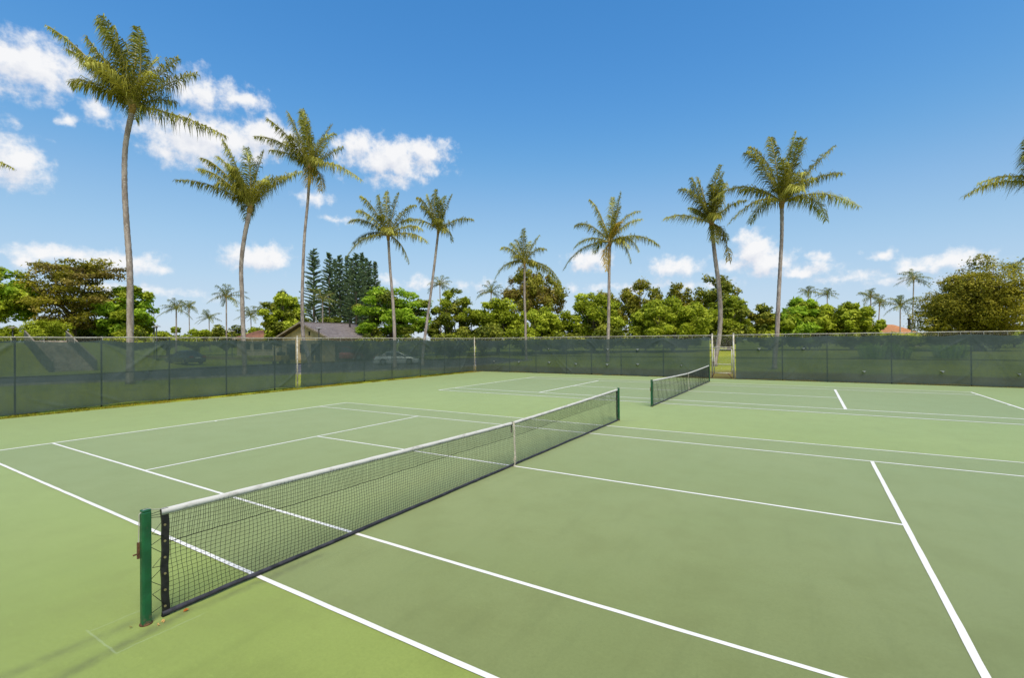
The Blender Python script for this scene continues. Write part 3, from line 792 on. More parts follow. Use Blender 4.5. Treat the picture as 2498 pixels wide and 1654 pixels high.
# ------------------------------------------------------------------ palms
WIND = -RT * .35 - np.array([0, 0, .0])
def frond_mesh(root, P0, C, T, seed, lmax, mat, dens=15.0, droop=1.05, width=.062):
    """P0 base, C bezier control, T tip; a rachis with two rows of leaflets"""
    rs = np.random.RandomState(seed)
    L = np.linalg.norm(T - P0) * 1.05
    bend = np.cross(T - P0, np.array([0, 0, 1.0])); bend = bend / (np.linalg.norm(bend) + 1e-6) * L * rs.uniform(-.07, .07)
    def bz(t): t = np.asarray(t)[:, None]; return (1 - t) ** 2 * P0 + 2 * t * (1 - t) * C + t * t * T + bend * np.sin(t * math.pi) - np.array([0, 0, .05 * L]) * t ** 4
    def bt(t):
        t = np.asarray(t)[:, None]; d = 2 * (1 - t) * (C - P0) + 2 * t * (T - C); return d / (np.linalg.norm(d, axis=1)[:, None] + 1e-9)
    ts = np.linspace(0, 1, 11); R = np.interp(ts, [0, .05, .12, 1], [.115, .08, .05, .012])
    mb = MB(); mb.tube(bz(ts), R, 4, cap=False)
    o = mb.build('frond', RACHIS, root)
    n = max(12, int(L * dens)); t = np.linspace(.10, .995, n)
    B = bz(t); D = bt(t); up = np.array([0, 0, 1.0])
    side = np.cross(D, up); sn = np.linalg.norm(side, axis=1)[:, None]
    alt = RT * (1 if rs.rand() < .5 else -1)
    side = np.where(sn > .18, side / (sn + 1e-9), alt)
    side = side - D * (side * D).sum(1)[:, None]; side /= np.linalg.norm(side, axis=1)[:, None]
    nrm = np.cross(side, D)
    nrm = np.where(nrm[:, 2:3] < 0, -nrm, nrm)
    roll = rs.uniform(-.35, .35)
    Vs, tints = [], []
    prof = lmax * 1.72 * np.interp(t, [0, .12, .4, .75, 1], [.5, .85, 1, .75, .34])
    base_t = rs.uniform(.12, .5)
    for s in (-1, 1):
        ln = prof * rs.uniform(.62, 1.22, n); ln *= np.where(rs.rand(n) < .12, .3, 1)
        d0 = side * s * (.72 + roll * s * .3) + D * rs.uniform(.30, .75, (n, 1)) + nrm * rs.uniform(-.05, .22, (n, 1)) + WIND * rs.uniform(.3, 1.0, (n, 1)) + rs.normal(0, .17, (n, 3)) + np.array([0, 0, -.22])
        d0 /= np.linalg.norm(d0, axis=1)[:, None]
        g = np.array([0, 0, -1.0])
        d1 = d0 * .55 + g * droop * rs.uniform(.7, 1.5, (n, 1)) + WIND * rs.uniform(.2, .9, (n, 1)); d1 /= np.linalg.norm(d1, axis=1)[:, None]
        wv = np.cross(d0, nrm); wn = np.linalg.norm(wv, axis=1)[:, None]; wv = wv / (wn + 1e-6) * width * rs.uniform(.7, 1.1, (n, 1)) * .5
        M = B + d0 * ln[:, None] * .42; E = M + d1 * ln[:, None] * .58
        Vs.append(np.stack([B - wv * .5, B + wv * .5, M + wv, M - wv, E], 1))
        tints.append(np.clip(base_t + rs.normal(0, .16, n) + .38 * (t > .75) * rs.rand(n), 0, 1))
    V = np.concatenate(Vs).reshape(-1, 3); tn = np.concatenate(tints); m = len(V) // 5; b = np.arange(m)[:, None] * 5
    Q = np.concatenate([b + np.array([[0, 1, 2]]), b + np.array([[0, 2, 3]]), b + np.array([[3, 2, 4]])])
    np_mesh('leaflets', V, Q, mat, o, tint=np.concatenate([tn, tn, tn]), kind='stuff')
    return o
def px_off(dx, dy, D, dep): # photograph offset in pixels at distance D -> world offset
    return (RT * dx - UP * dy) * D / FPX + FW * dep
def palm(label, D, path, widths, fr, seed, scale, extra=5, lmax=None, mat=None, dry=(), group='tall coconut palms', dens=21.0, bulge=1.25):
    """path: trunk centre line (u,v) from the crown down; fr: fronds as (tipx,tipy[,ctrlx,ctrly[,depth]]) offsets from crown in px"""
    rs = np.random.RandomState(seed)
    lmax = lmax or .78; mat = mat or LF_PALM
    pts = [at_px(u, v, D) for u, v in path]
    bx, by = pts[-1][0], pts[-1][1]; bz_ = gh(bx, by) - .05
    if pts[-1][2] > bz_ + .05: pts.append(np.array([bx, by, bz_])); widths = list(widths) + [widths[-1] * 1.25]
    else: pts[-1] = np.array([bx, by, bz_])
    root = tag(empty('palm_tree', (float(bx), float(by), bz_ + .05)), label, 'palm tree', group)
    pts = np.array(pts[::-1]); wd = np.array(widths[::-1]) * .80 * D / FPX / 2
    # smooth path
    s = np.concatenate([[0], np.cumsum(np.linalg.norm(np.diff(pts, axis=0), axis=1))]); n = max(20, int(s[-1] / .22))
    q = np.linspace(0, s[-1], n)
    def catmull(col):
        k = np.gradient(col, s); out = []
        for x in q:
            i = min(len(s) - 2, max(0, np.searchsorted(s, x) - 1)); h = s[i + 1] - s[i]; t = (x - s[i]) / h
            out.append((2 * t ** 3 - 3 * t * t + 1) * col[i] + (t ** 3 - 2 * t * t + t) * h * k[i] + (-2 * t ** 3 + 3 * t * t) * col[i + 1] + (t ** 3 - t * t) * h * k[i + 1])
        return np.array(out)
    P = np.stack([catmull(pts[:, i]) for i in range(3)], -1); R = np.interp(q, s, wd)
    R = R * (1 + .035 * np.where(np.arange(n) % 2, 1, -1)) * (1 + rs.normal(0, .012, n))
    m = MB(); m.tube(P, R, 12); m.build('trunk', TRUNK, root, smooth=True)
    top = P[-1]; tdir = P[-1] - P[-3]; tdir /= np.linalg.norm(tdir)
    m = MB(); r0 = R[-1]; kk = np.linspace(0, 1, 6); m.tube([top - tdir * .15 + tdir * k * (1.0 * scale) for k in kk], r0 * np.array([1.0, bulge, bulge * 1.1, bulge * .9, .6, .25]), 10)
    m.build('crown_base', CROWNBASE, root, smooth=True)
    c0 = top + tdir * .35 * scale
    k = 0
    for e in fr:
        tx, ty = e[0], e[1]
        if len(e) >= 4: cx_, cy_ = e[2], e[3]
        else: cx_, cy_ = tx * .5, ty * .5 - .16 * abs(tx) - 8 * rs.rand()
        dep = e[4] if len(e) > 4 else rs.uniform(-1, 1) * 1.3 * scale
        T = c0 + px_off(tx, ty, D, dep); C = c0 + px_off(cx_, cy_, D, dep * .45)
        lf = lmax * (1.0 if k % 3 else .9)
        frond_mesh(root, c0 + rs.normal(0, .04, 3), C, T, seed * 100 + k, lf, LF_DRY if k in dry else mat, dens); k += 1
    Lm = max(math.hypot(e[0], e[1]) for e in fr) * D / FPX * .8 if fr else 3.5 * scale
    for i in range(extra - 1):         # fronds pointing towards and away from the viewer
        a = rs.uniform(-.7, .7) + (math.pi / 2 if i % 2 else -math.pi / 2); el = rs.uniform(.15, 1.2)
        hd = RT * math.cos(a) + FW * math.sin(a); hd = hd / np.linalg.norm(hd)
        L = Lm * rs.uniform(.7, .95); T = c0 + hd * L * math.cos(el) * .95 + np.array([0, 0, L * (math.sin(el) - .35)]); C = c0 + hd * L * .4 + np.array([0, 0, L * .55 * math.sin(el + .3)])
        frond_mesh(root, c0, C, T, seed * 100 + 50 + i, lmax, mat, dens)
    return root
def rel(scale, ox, oy, crown, lst):
    """frond lists measured on enlarged crops: (tip[,ctrl[,depth]]) -> px offsets from the crown"""
    out = []
    for e in lst:
        a = [(e[0] - crown[0]) / scale, (e[1] - crown[1]) / scale]
        if len(e) >= 4: a += [(e[2] - crown[0]) / scale, (e[3] - crown[1]) / scale]
        if len(e) > 4: a.append(e[4])
        out.append(tuple(a))
    return out
K = 1 / .94796
dp = lambda L: [(a * K, b * K) for a, b in L]
f1 = rel(2.959, 0, 0, (940, 745), [(370, 150, 690, 420), (680, 98, 850, 330), (890, 132, 960, 400), (1060, 215, 1010, 440), (1305, 405, 1090, 560), (1240, 345, 1120, 500),
    (520, 590, 690, 560), (1540, 875, 1180, 745), (470, 300, 720, 470), (560, 240, 780, 470), (830, 190, 890, 420, -1.5), (930, 230, 930, 450, -2.2), (1000, 260, 980, 470, 1.5),
    (760, 330, 860, 520, -1.5), (650, 640, 780, 600, -1.5), (1190, 560, 1080, 580, -1.2), (700, 420, 820, 560, 1.5), (1130, 620, 1060, 620, 1.5)])
palm('tallest coconut palm, leftmost full palm, rising behind the left fence', 30, dp([(305, 258), (291, 330), (288, 420), (293, 520), (300, 620), (301, 700), (301, 800), (301, 850)]),
     [15, 14, 14.5, 15.5, 16.5, 17.5, 19, 21], f1, 11, 1.0, 4, .82)
f2 = rel(2.959, 0, 0, (625, 915), [(495, 445, 575, 650), (330, 480, 500, 640), (250, 515, 430, 610), (120, 705, 400, 730), (710, 470, 655, 700), (650, 500, 635, 720), (955, 600, 780, 710),
    (870, 670, 740, 700), (300, 640, 460, 690), (550, 640, 580, 760, -1.5), (690, 620, 660, 760, 1.5), (420, 600, 520, 700, 1.2), (800, 740, 720, 740, -1.2)])
palm('coconut palm with a bent grey trunk, second from the left', 37, dp([(577, 490), (565, 550), (558, 610), (560, 690), (563, 780), (566, 860)]), [13, 12, 11.5, 12, 12.5, 14], f2, 12, 1.0, 4, .78)
f3 = rel(2.959, 0, 0, (1058, 570), [(895, 140, 990, 330), (1015, 140, 1045, 350), (1185, 195, 1110, 400), (1275, 350, 1150, 420), (685, 345, 880, 350), (800, 240, 950, 370), (765, 432, 900, 440),
    (1462, 668, 1240, 520), (1165, 750, 1150, 590), (1295, 400, 1150, 490), (960, 180, 1010, 350, 1.0), (1060, 220, 1060, 400, -2), (930, 420, 990, 470, -1.5), (1140, 330, 1100, 450, 1.5), (1080, 720, 1090, 600, -1)])
palm('coconut palm with a yellowing lower frond, standing over the tan house', 46, dp([(716, 395), (713, 450), (704, 550), (700, 640), (699, 720), (703, 790), (716, 838)]), [9.5, 8, 8.2, 9, 10, 10.5, 12], f3, 13, 1.05, 4, .82, dry=(8, 14))
f4 = rel(2.959, 0, 0, (1618, 1115), [(1610, 775, 1605, 950), (1700, 790, 1670, 950), (1440, 830, 1520, 890), (1335, 1000, 1440, 950), (1340, 1140, 1480, 1040), (1350, 1265, 1450, 1090), (1830, 890, 1720, 930),
    (1880, 1072, 1780, 1010), (1922, 1165, 1790, 1070), (1772, 1305, 1715, 1140), (1560, 820, 1580, 960), (1420, 940, 1500, 960, -1), (1780, 970, 1700, 980, 1)])
palm('full-crowned coconut palm left of the lower leaning palm', 46, dp([(898, 553), (902, 620), (908, 690), (912, 760), (913, 840)]), [8, 8, 9, 10, 11.5], f4, 14, 1.0, 4, .72)
f5 = rel(2.959, 0, 0, (1980, 1070), [(1970, 770, 1975, 900), (1835, 830, 1890, 850), (2080, 790, 2040, 920), (1900, 800, 1930, 900), (2228, 972, 2100, 975), (1750, 1000, 1870, 970), (2080, 1135, 2070, 1040),
    (2035, 1100, 2030, 1030, -1.5), (2040, 830, 2010, 950), (1870, 900, 1920, 930, -1), (1990, 850, 1985, 950, -1.5)])
palm('slender coconut palm leaning left with an upswept crown', 50, dp([(1013, 540), (1006, 600), (996, 680), (988, 740), (980, 800), (977, 834)]), [7, 7.5, 8, 8.5, 9, 10], f5, 15, 1.0, 3, .7)
f6 = rel(2.959, 0, 0, (2015, 290), [(2010, 45, 2010, 170), (2125, 78, 2070, 170), (2165, 190, 2090, 175), (1845, 180, 1900, 145), (1800, 400, 1870, 240), (2290, 430, 2180, 250), (1950, 95, 1980, 190),
    (1900, 330, 1950, 240), (2240, 370, 2120, 270), (2060, 110, 2040, 190, 1), (1920, 150, 1960, 200, -1), (2100, 300, 2060, 250, -1.2)])
palm('shorter coconut palm in front of the wispy brown tree at the centre', 55, dp([(1213, 615), (1213, 680), (1215, 740), (1216, 800), (1217, 830)]), [6.5, 6.5, 7, 7.5, 8.5], f6, 16, 1.0, 3, .75)
f7 = rel(7.128, 0, 0, (1205, 1080), [(880, 250, 1060, 500), (1380, 190, 1260, 650), (1270, 230, 1240, 650), (1790, 430, 1450, 560), (1810, 590, 1480, 700), (615, 730, 850, 620), (600, 1120, 850, 860), (400, 1510, 700, 1060),
    (2060, 1110, 1640, 850), (1540, 1430, 1460, 950), (1670, 1250, 1530, 880), (1420, 380, 1330, 700), (1330, 780, 1300, 880, -2), (1500, 1200, 1380, 960, -1.5), (1060, 640, 1130, 830, 1), (1140, 1560, 1090, 1150, -.4)])
palm('coconut palm with wide drooping fronds right of the net, at mid back', 50, dp([(1410, 568), (1409, 620), (1408, 690), (1407, 760), (1405, 830)]), [9.5, 8.5, 9, 9.5, 10.5], f7, 17, 1.0, 3, .75, dry=(12, 15))
f8 = rel(3.92, 0, 0, (740, 960), [(535, 510, 640, 700), (645, 465, 700, 700), (780, 418, 755, 680), (860, 440, 800, 680), (915, 520, 850, 700), (408, 635, 590, 690), (288, 900, 460, 840), (905, 1300, 890, 1020),
    (912, 1105, 850, 980), (1010, 760, 850, 800), (660, 620, 700, 760, -1.5), (740, 600, 740, 760, -2), (580, 760, 650, 810, 1.2), (900, 640, 830, 760, 1.2), (740, 1150, 760, 1000, -1)])
palm('coconut palm right behind the gate, its trunk foot seen through the gate', 42, dp([(1646, 525), (1653, 590), (1662, 660), (1666, 730), (1662, 790), (1654, 842)]), [11, 11.5, 13, 13.5, 13, 12], f8, 18, 1.0, 3, .78, dry=(7,))
f9 = rel(3.92, 0, 0, (1400, 810), [(1130, 210, 1300, 360), (1005, 345, 1160, 390), (1320, 130, 1350, 400), (1510, 118, 1450, 400), (1650, 145, 1550, 380), (1880, 245, 1640, 540), (1945, 520, 1690, 540), (2172, 802, 1720, 640),
    (1930, 915, 1760, 660), (765, 740, 1060, 500), (890, 990, 1130, 720), (1420, 260, 1410, 500, -2), (1280, 450, 1330, 600, -1.8), (1560, 420, 1480, 580, 1.5), (1100, 620, 1220, 620, 1.5), (1600, 620, 1500, 640, -1.5)])
palm('tallest coconut palm on the right, straight trunk just right of the gate', 38, dp([(1808, 478), (1808, 540), (1804, 620), (1800, 700), (1797, 770), (1791, 845)]), [11, 10, 10.5, 11.5, 12.5, 14], f9, 19, 1.05, 4, .82)
palm('coconut palm cut off by the right edge of the picture, yellow low frond', 34, dp([(2418, 440), (2424, 560), (2424, 700), (2420, 850)]), [12, 12, 13, 15],
     [((2232 - 2418) * K, 16, -110, -30, 0), ((2296 - 2418) * K, -22, -64, -44, 1), (-60, -84, -34, -60, -.6), (-80, -110, -50, -70, -1), (-40, -150, -20, -80), (80, -140, 50, -90), (150, -60, 90, -90), (170, 40, 110, -40), (60, 120, 70, 10, 1), (20, -170, 10, -90), (-100, -60, -60, -60, -1.5)], 20, 1.0, 2, .95)
palm('coconut palm cut off by the left edge, only one frond tip showing', 30, dp([(-150, 395), (-154, 500), (-154, 640), (-152, 850)]), [14, 14, 15, 18],
     [(183 * K, -2, 110, -36, 0), (90, -120, 60, -80, .5), (-120, -60, -70, -70), (-90, -130, -50, -90), (0, -170, 0, -90), (-150, 40, -90, -30), (60, 100, 60, 20)], 21, 1.0, 0, .6)

def far_palm(label, u, v, D, frpx, tw, seed, n=13, vb=None, lean=0, mat=None):
    rs = np.random.RandomState(seed); fr = []
    for i in range(n):
        a = -math.pi / 2 + (i / (n - 1) - .5) * 4.1 + rs.normal(0, .12); L = frpx * rs.uniform(.8, 1.15)
        tx, ty = L * math.cos(a), L * math.sin(a) + L * .18
        fr.append((tx, ty, L * .55 * math.cos(a), L * .55 * math.sin(a) - L * .16, rs.uniform(-1, 1) * 2.2))
    x, y = at(u + lean, D); zb = gh(x, y); vb = hz(u) + (CAM[2] - zb) * FPX / D
    palm(label, D, [(u, v), (u + lean * .4, (v + vb) / 2), (u + lean, vb)], [tw * .62, tw * .66, tw * .85], fr, seed, .8, 3, .62, mat or LF_PALMG, (), 'distant palms beyond the fences', 9.0, 1.1)
FP = [(430, 756, 80, 32, 6, 31, 'distant palm with a drooping crown, left one of the pair near the lamp', 0), (461, 752, 100, 22, 4, 32, 'thin distant palm just right of the drooping one', 3),
      (510, 778, 110, 24, 4, 33, 'low yellowish distant palm above the shrubs, between the pairs', 2), (552, 728, 75, 38, 6, 34, 'distant palm with white lower trunk left of the bent palm', 1),
      (612, 772, 95, 26, 4, 35, 'low distant palm showing just right of the bent trunk', 2), (650, 765, 80, 32, 5, 36, 'distant palm half hidden behind the round yellow-green tree', 2),
      (787, 736, 74, 38, 6, 37, 'light green palm in front of the dark pines', 0), (1073, 698, 88, 30, 5, 38, 'palm top peeking above trees beside the leaning palm', 4), (1198, 716, 90, 34, 5, 39, 'distant palm with spiky top left of the centre palm', 0),
      (2124, 728, 90, 28, 5, 40, 'distant palm at right, left one of the slim pair', 4), (2146, 742, 92, 26, 5, 41, 'distant palm at right, lower one of the slim pair', -8), (2196, 750, 75, 36, 5, 42, 'distant palm with low spread crown in front of the orange roof', 0),
      (2229, 684, 80, 34, 5, 43, 'tall thin distant palm left of the big olive tree', -6), (2474, 664, 70, 34, 7, 44, 'palm top rising behind the big olive tree at far right', 0), (1972, 716, 95, 20, 4, 45, 'small palm tuft above the right hedge trees, left one', 0), (2018, 720, 95, 20, 4, 46, 'small palm tuft above the right hedge trees, right one', 0)]
for (u, v, D, fp, tw, sd, lab, lean) in FP: far_palm(lab, u, v, D, fp, tw, sd, 13, None, lean)

# ------------------------------------------------------------------ broadleaf trees
def leaf_cloud(cents, radii, squash, counts, size, rs, updir=.55, aspect=1.6, shell=.55, ctint=None):
    Vs, Ts = [], []
    for i, (c, r, n) in enumerate(zip(cents, radii, counts)):
        d = rs.normal(0, 1, (n, 3)); d /= np.linalg.norm(d, axis=1)[:, None]
        lump = 1 + .22 * np.sin(d[:, 0] * 5 + i) * np.sin(d[:, 1] * 4 + i * 2) + .16 * np.sin(d[:, 2] * 7 + i * 3)
        rad = (shell + (1 - shell) * rs.rand(n) ** .6) * lump * np.where(rs.rand(n) < .14, rs.uniform(1.0, 1.42, n), 1)
        p = c + d * (rad * r)[:, None] * np.array([1, 1, squash])
        nm = d * (1 - updir) + np.array([0, 0, updir]) + rs.normal(0, .45, (n, 3)); nm /= np.linalg.norm(nm, axis=1)[:, None]
        a = np.cross(nm, rs.normal(0, 1, (n, 3))); a /= np.linalg.norm(a, axis=1)[:, None]; b = np.cross(nm, a)
        s = size * rs.uniform(.6, 1.35, n)[:, None]
        Vs.append(np.stack([p - a * s * aspect * .5, p - b * s * .42 + nm * s * .10, p + a * s * aspect * .5, p + b * s * .42 + nm * s * .10], 1))
        ct = (ctint[i] if ctint is not None else rs.uniform(-.2, .2))
        Ts.append(np.clip(.45 + ct + rs.normal(0, .17, n) + .12 * d[:, 2], 0, 1))
    V = np.concatenate(Vs).reshape(-1, 3); return V, np.arange(len(V)).reshape(-1, 4), np.concatenate(Ts)
def limb(m, a, b, r0, r1, rs, n=6, wob=.08):
    t = np.linspace(0, 1, n)[:, None]; L = np.linalg.norm(b - a)
    P = a * (1 - t) + b * t + np.array([0, 0, 1.0]) * (np.sin(t * math.pi) * L * -.06) ; P[1:-1] += rs.normal(0, wob * L * .35, (n - 2, 3))
    m.tube(P, np.linspace(r0, r1, n), 6)
def tree(label, u0, u1, vt, D, mat, seed, name='tree', cat='tree', low=.25, nclump=26, leaves=380, size=.26, squash=.75, rclump=.2, shape='round', zbase=None, mat2=None, frac2=0.0, group=None, depth=1.0, shell=.55, updir=.55, aspect=1.6, raw=False):
    rs = np.random.RandomState(seed)
    if not raw: nclump = int(nclump * 2.1); leaves = int(leaves * .74); rclump *= .80; size *= .88
    low = low if low > .11 else 0.0
    if cat == 'tree' and not raw: dw = (u1 - u0) * .08; u0 -= dw; u1 += dw; vt -= 3
    uc = (u0 + u1) / 2; x, y = at(uc, D); g = gh(x, y) if zbase is None else zbase
    w = (u1 - u0) / FPX * D / 2; zt = zpx(uc, vt, D); hgt = zt - g
    root = tag(empty(name, (x, y, g)), label, cat, group)
    cents, radii = [], []
    zc0 = g + hgt * low; C0 = np.array([x, y, (zc0 + zt) / 2]); hz_ = (zt - zc0) / 2
    R = RT.copy(); R[2] = 0; R /= np.linalg.norm(R); F = np.array([FW[0], FW[1], 0]); F /= np.linalg.norm(F)
    tries = 0
    while len(cents) < nclump and tries < 4000:
        tries += 1
        d = rs.normal(0, 1, 3); d /= np.linalg.norm(d); rr = rs.uniform(.3, 1.0) if len(cents) > nclump * .25 else rs.uniform(.72, 1.0)
        a, b, c = d * rr
        rc = rclump * w * rs.uniform(.65, 1.3) if w < hgt * 1.6 else rclump * hgt * rs.uniform(.75, 1.4)
        if shape == 'cone': k = 1 - .62 * max(0, (c + .5) / 1.5); a *= k; b *= k
        if shape == 'umbrella': c = rs.choice([-.9, -.6, -.3, 0, .3, .6, .88]) + rs.normal(0, .08); k = math.sqrt(max(.15, 1 - (c * .75) ** 2)); a *= k; b *= k
        if shape == 'dome' and c < -.2: c *= .5
        q = C0 + R * a * max(.1, (w - rc * .8)) + F * b * max(.1, (w - rc)) * depth + np.array([0, 0, 1.0]) * c * max(.1, hz_ - rc * squash * .9)
        if q[2] - rc * squash < g - .1: q[2] = g + rc * squash * .8
        cents.append(q); radii.append(rc)
    cents = np.array(cents); radii = np.array(radii); ct = rs.uniform(-.24, .24, len(cents))
    # trunk and limbs
    m = MB(); tr = max(.10, .035 * hgt); fork = np.array([x, y, g + hgt * min(.45, low + .12)])
    limb(m, np.array([x + rs.normal(0, .1), y, g - .1]), fork, tr, tr * .75, rs, 6, .03)
    m.build('trunk', BARK, root, smooth=True)
    m = MB()
    for i in np.argsort(-radii)[: min(len(radii), 16)]:
        limb(m, fork + rs.normal(0, .05, 3), cents[i] + np.array([0, 0, .1 * radii[i]]), tr * .42, tr * .09, rs, 7)
        for k in range(2): limb(m, fork * .35 + cents[i] * .65, cents[i] + rs.normal(0, radii[i] * .6, 3), tr * .15, tr * .05, rs, 5)
    m.build('branches', BARK, root, smooth=True, kind='stuff')
    cnt = np.maximum(30, (leaves * (radii / radii.mean()) ** 2).astype(int))
    idx = np.arange(len(cents)); sec = rs.rand(len(cents)) < frac2
    for nm_, ii, mt in (('crown', idx[~sec], mat), ('crown_patches', idx[sec], mat2)):
        if len(ii) == 0 or mt is None: continue
        V, Q, T = leaf_cloud(cents[ii], radii[ii], squash, cnt[ii], size, rs, updir, aspect, shell, ct[ii])
        np_mesh(nm_, V, Q, mt, root, tint=T)
    return root
GB = 'broadleaf trees beyond the fences'
BANKZ = 2.6
tree('bright yellow-green tree cut off by the left edge of the picture', -90, 72, 640, 56, LF_YEL, 101, low=.2, nclump=34, leaves=420, size=.27, rclump=.26, group=GB, zbase=BANKZ, mat2=LF_BRIGHT, frac2=.35)
tree('large spreading umbrella tree with brown and green layers behind the stairs', 66, 296, 633, 58, LF_OLIVE, 102, low=.20, nclump=58, leaves=200, size=.24, squash=.34, rclump=.25, shape='umbrella', group=GB, zbase=BANKZ - .2, mat2=LF_RUST, frac2=.38, shell=.12)
tree('fresh green leafy tree directly behind the tallest left palm', 238, 374, 686, 60, LF_BRIGHT, 103, low=.12, nclump=34, leaves=380, size=.27, rclump=.24, group=GB, squash=.7, mat2=LF_GREEN, frac2=.4)
tree('round yellow-green tree left of the tan house gable', 636, 746, 708, 68, LF_YEL, 104, low=.12, nclump=30, leaves=380, size=.3, rclump=.25, group=GB, mat2=LF_DARK, frac2=.35)
tree('broad bright green tree with layered crown behind the tan house end', 866, 1046, 697, 66, LF_BRIGHT, 105, low=.12, nclump=46, leaves=400, size=.26, squash=.5, rclump=.21, group=GB, updir=.7, shell=.6, mat2=LF_DARK, frac2=.12)
tree('dark twiggy tree with scattered light leaves beside the leaning palm', 1040, 1170, 700, 70, LF_GREEN, 106, low=.1, nclump=38, leaves=240, size=.27, rclump=.2, group=GB, mat2=LF_DARK, frac2=.6, shell=.3)
tree('yellow-green bushy tree left of the centre palm', 1150, 1280, 723, 72, LF_YEL, 107, low=.06, nclump=38, leaves=360, size=.27, rclump=.21, group=GB, mat2=LF_GREEN, frac2=.3, shell=.4)
tree('yellow-green bushy tree just right of the centre palm', 1258, 1382, 748, 70, LF_YEL, 108, low=.06, nclump=32, leaves=360, size=.27, rclump=.22, group=GB, mat2=LF_GREEN, frac2=.4, shell=.4)
tree('wispy brownish ironwood tree behind the centre palm', 1222, 1378, 642, 90, LF_BROWN, 109, low=.25, nclump=48, leaves=150, size=.30, squash=1.1, rclump=.17, group=GB, shell=.15, updir=.1, aspect=2.6, mat2=LF_RUST, frac2=.3)
tree('dense green tree behind the wide drooping palm', 1374, 1522, 712, 70, LF_GREEN, 110, low=.05, nclump=40, leaves=380, size=.27, rclump=.2, group=GB, mat2=LF_YEL, frac2=.3, shell=.45)
tree('tall brown-green tree, left one of the brownish row behind the hedge trees', 1500, 1625, 672, 90, LF_BROWN, 111, low=.1, nclump=40, leaves=230, size=.32, squash=1.0, rclump=.2, group=GB, mat2=LF_OLIVE, frac2=.4, shell=.4)
tree('tall brown-green tree, middle one of the brownish row behind the hedge trees', 1600, 1720, 682, 92, LF_OLIVE, 112, low=.1, nclump=38, leaves=230, size=.32, squash=1.0, rclump=.2, group=GB, mat2=LF_BROWN, frac2=.5, shell=.4)
tree('tall brown-green tree, right one of the brownish row, behind the gate palm', 1690, 1806, 664, 88, LF_BROWN, 113, low=.1, nclump=40, leaves=230, size=.32, squash=1.0, rclump=.2, group=GB, mat2=LF_DARK, frac2=.5, shell=.4)
tree('wide leafy green tree left of the gate palm', 1545, 1732, 722, 66, LF_GREEN, 114, low=.04, nclump=54, leaves=340, size=.26, rclump=.17, group=GB, mat2=LF_YEL, frac2=.25, shell=.4)
tree('green tree between the gate palm and the straight right palm', 1716, 1842, 722, 68, LF_GREEN, 115, low=.05, nclump=38, leaves=340, size=.26, rclump=.2, group=GB, mat2=LF_DARK, frac2=.3, shell=.4)
tree('low olive-green tree directly behind the straight right palm', 1828, 1925, 740, 68, LF_DARK, 116, low=.04, nclump=30, leaves=340, size=.26, rclump=.24, group=GB, mat2=LF_OLIVE, frac2=.4, shell=.4)
tree('strap-leaved green tree right of the straight right palm', 1895, 2030, 726, 66, LF_BRIGHT, 117, low=.04, nclump=40, leaves=260, size=.34, rclump=.2, group=GB, mat2=LF_GREEN, frac2=.4, aspect=3.2, updir=.3, shell=.4)
tree('green leafy tree at the right end of the hedge trees', 2015, 2146, 732, 64, LF_GREEN, 118, low=.04, nclump=40, leaves=320, size=.26, rclump=.2, group=GB, mat2=LF_YEL, frac2=.3, shell=.4)
tree('big dense olive-green tree at the right edge with a conical crown', 2226, 2540, 606, 54, LF_OLIVE, 119, low=.03, nclump=46, leaves=1500, size=.15, rclump=.22, shape='cone', group=GB, mat2=LF_DARK, frac2=.12, shell=.74, squash=.85, raw=True)
tree('brown-green tree top showing behind the wide drooping palm', 1440, 1530, 705, 92, LF_BROWN, 120, low=.2, nclump=22, leaves=220, size=.32, rclump=.26, group=GB, squash=1.0, shell=.4)

def bush(label, u0, u1, vt, D, mat, seed, n=16, zbase=None, size=.22, leaves=340, group='shrubs beyond the fences', name='shrub', **kw):
    return tree(label, u0, u1, vt, D, mat, seed, name=name, cat='shrub', low=.0, nclump=n, leaves=leaves, size=size, rclump=.3, squash=.8, shape='dome', zbase=zbase, group=group, **kw)
bush('rounded clipped hedge at the top of the stairs', 50, 172, 776, 54, LF_YEL, 201, 22, BANKZ - .3, .18, 460, mat2=LF_GREEN, frac2=.3)
bush('yellow-green bush left of the clipped hedge at the left edge', -40, 56, 790, 55, LF_YEL, 202, 14, BANKZ - .5)
bush('green shrub under the umbrella tree, right of the stairs', 160, 262, 784, 62, LF_GREEN, 204, 16, BANKZ - .9, mat2=LF_DARK, frac2=.4)
bush('low shrub right of the umbrella tree, near the lamp', 255, 372, 785, 58, LF_GREEN, 203, 14, .9, mat2=LF_DARK, frac2=.4)
for i, (a, b, v, lab) in enumerate([(366, 450, 786, 'low shrub under the left distant palm pair'), (440, 520, 796, 'low shrub under the yellowish distant palm'), (505, 600, 784, 'low shrub around the white-trunked distant palm'), (585, 660, 790, 'low shrub above the red roof'), (1100, 1190, 800, 'dark low shrub left of the centre hedge trees'), (760, 860, 768, 'low shrub behind the tan house roof')]):
    bush(lab, a, b, v, 84, [LF_GREEN, LF_YEL, LF_DARK][i % 3], 210 + i, 14, None, .3)
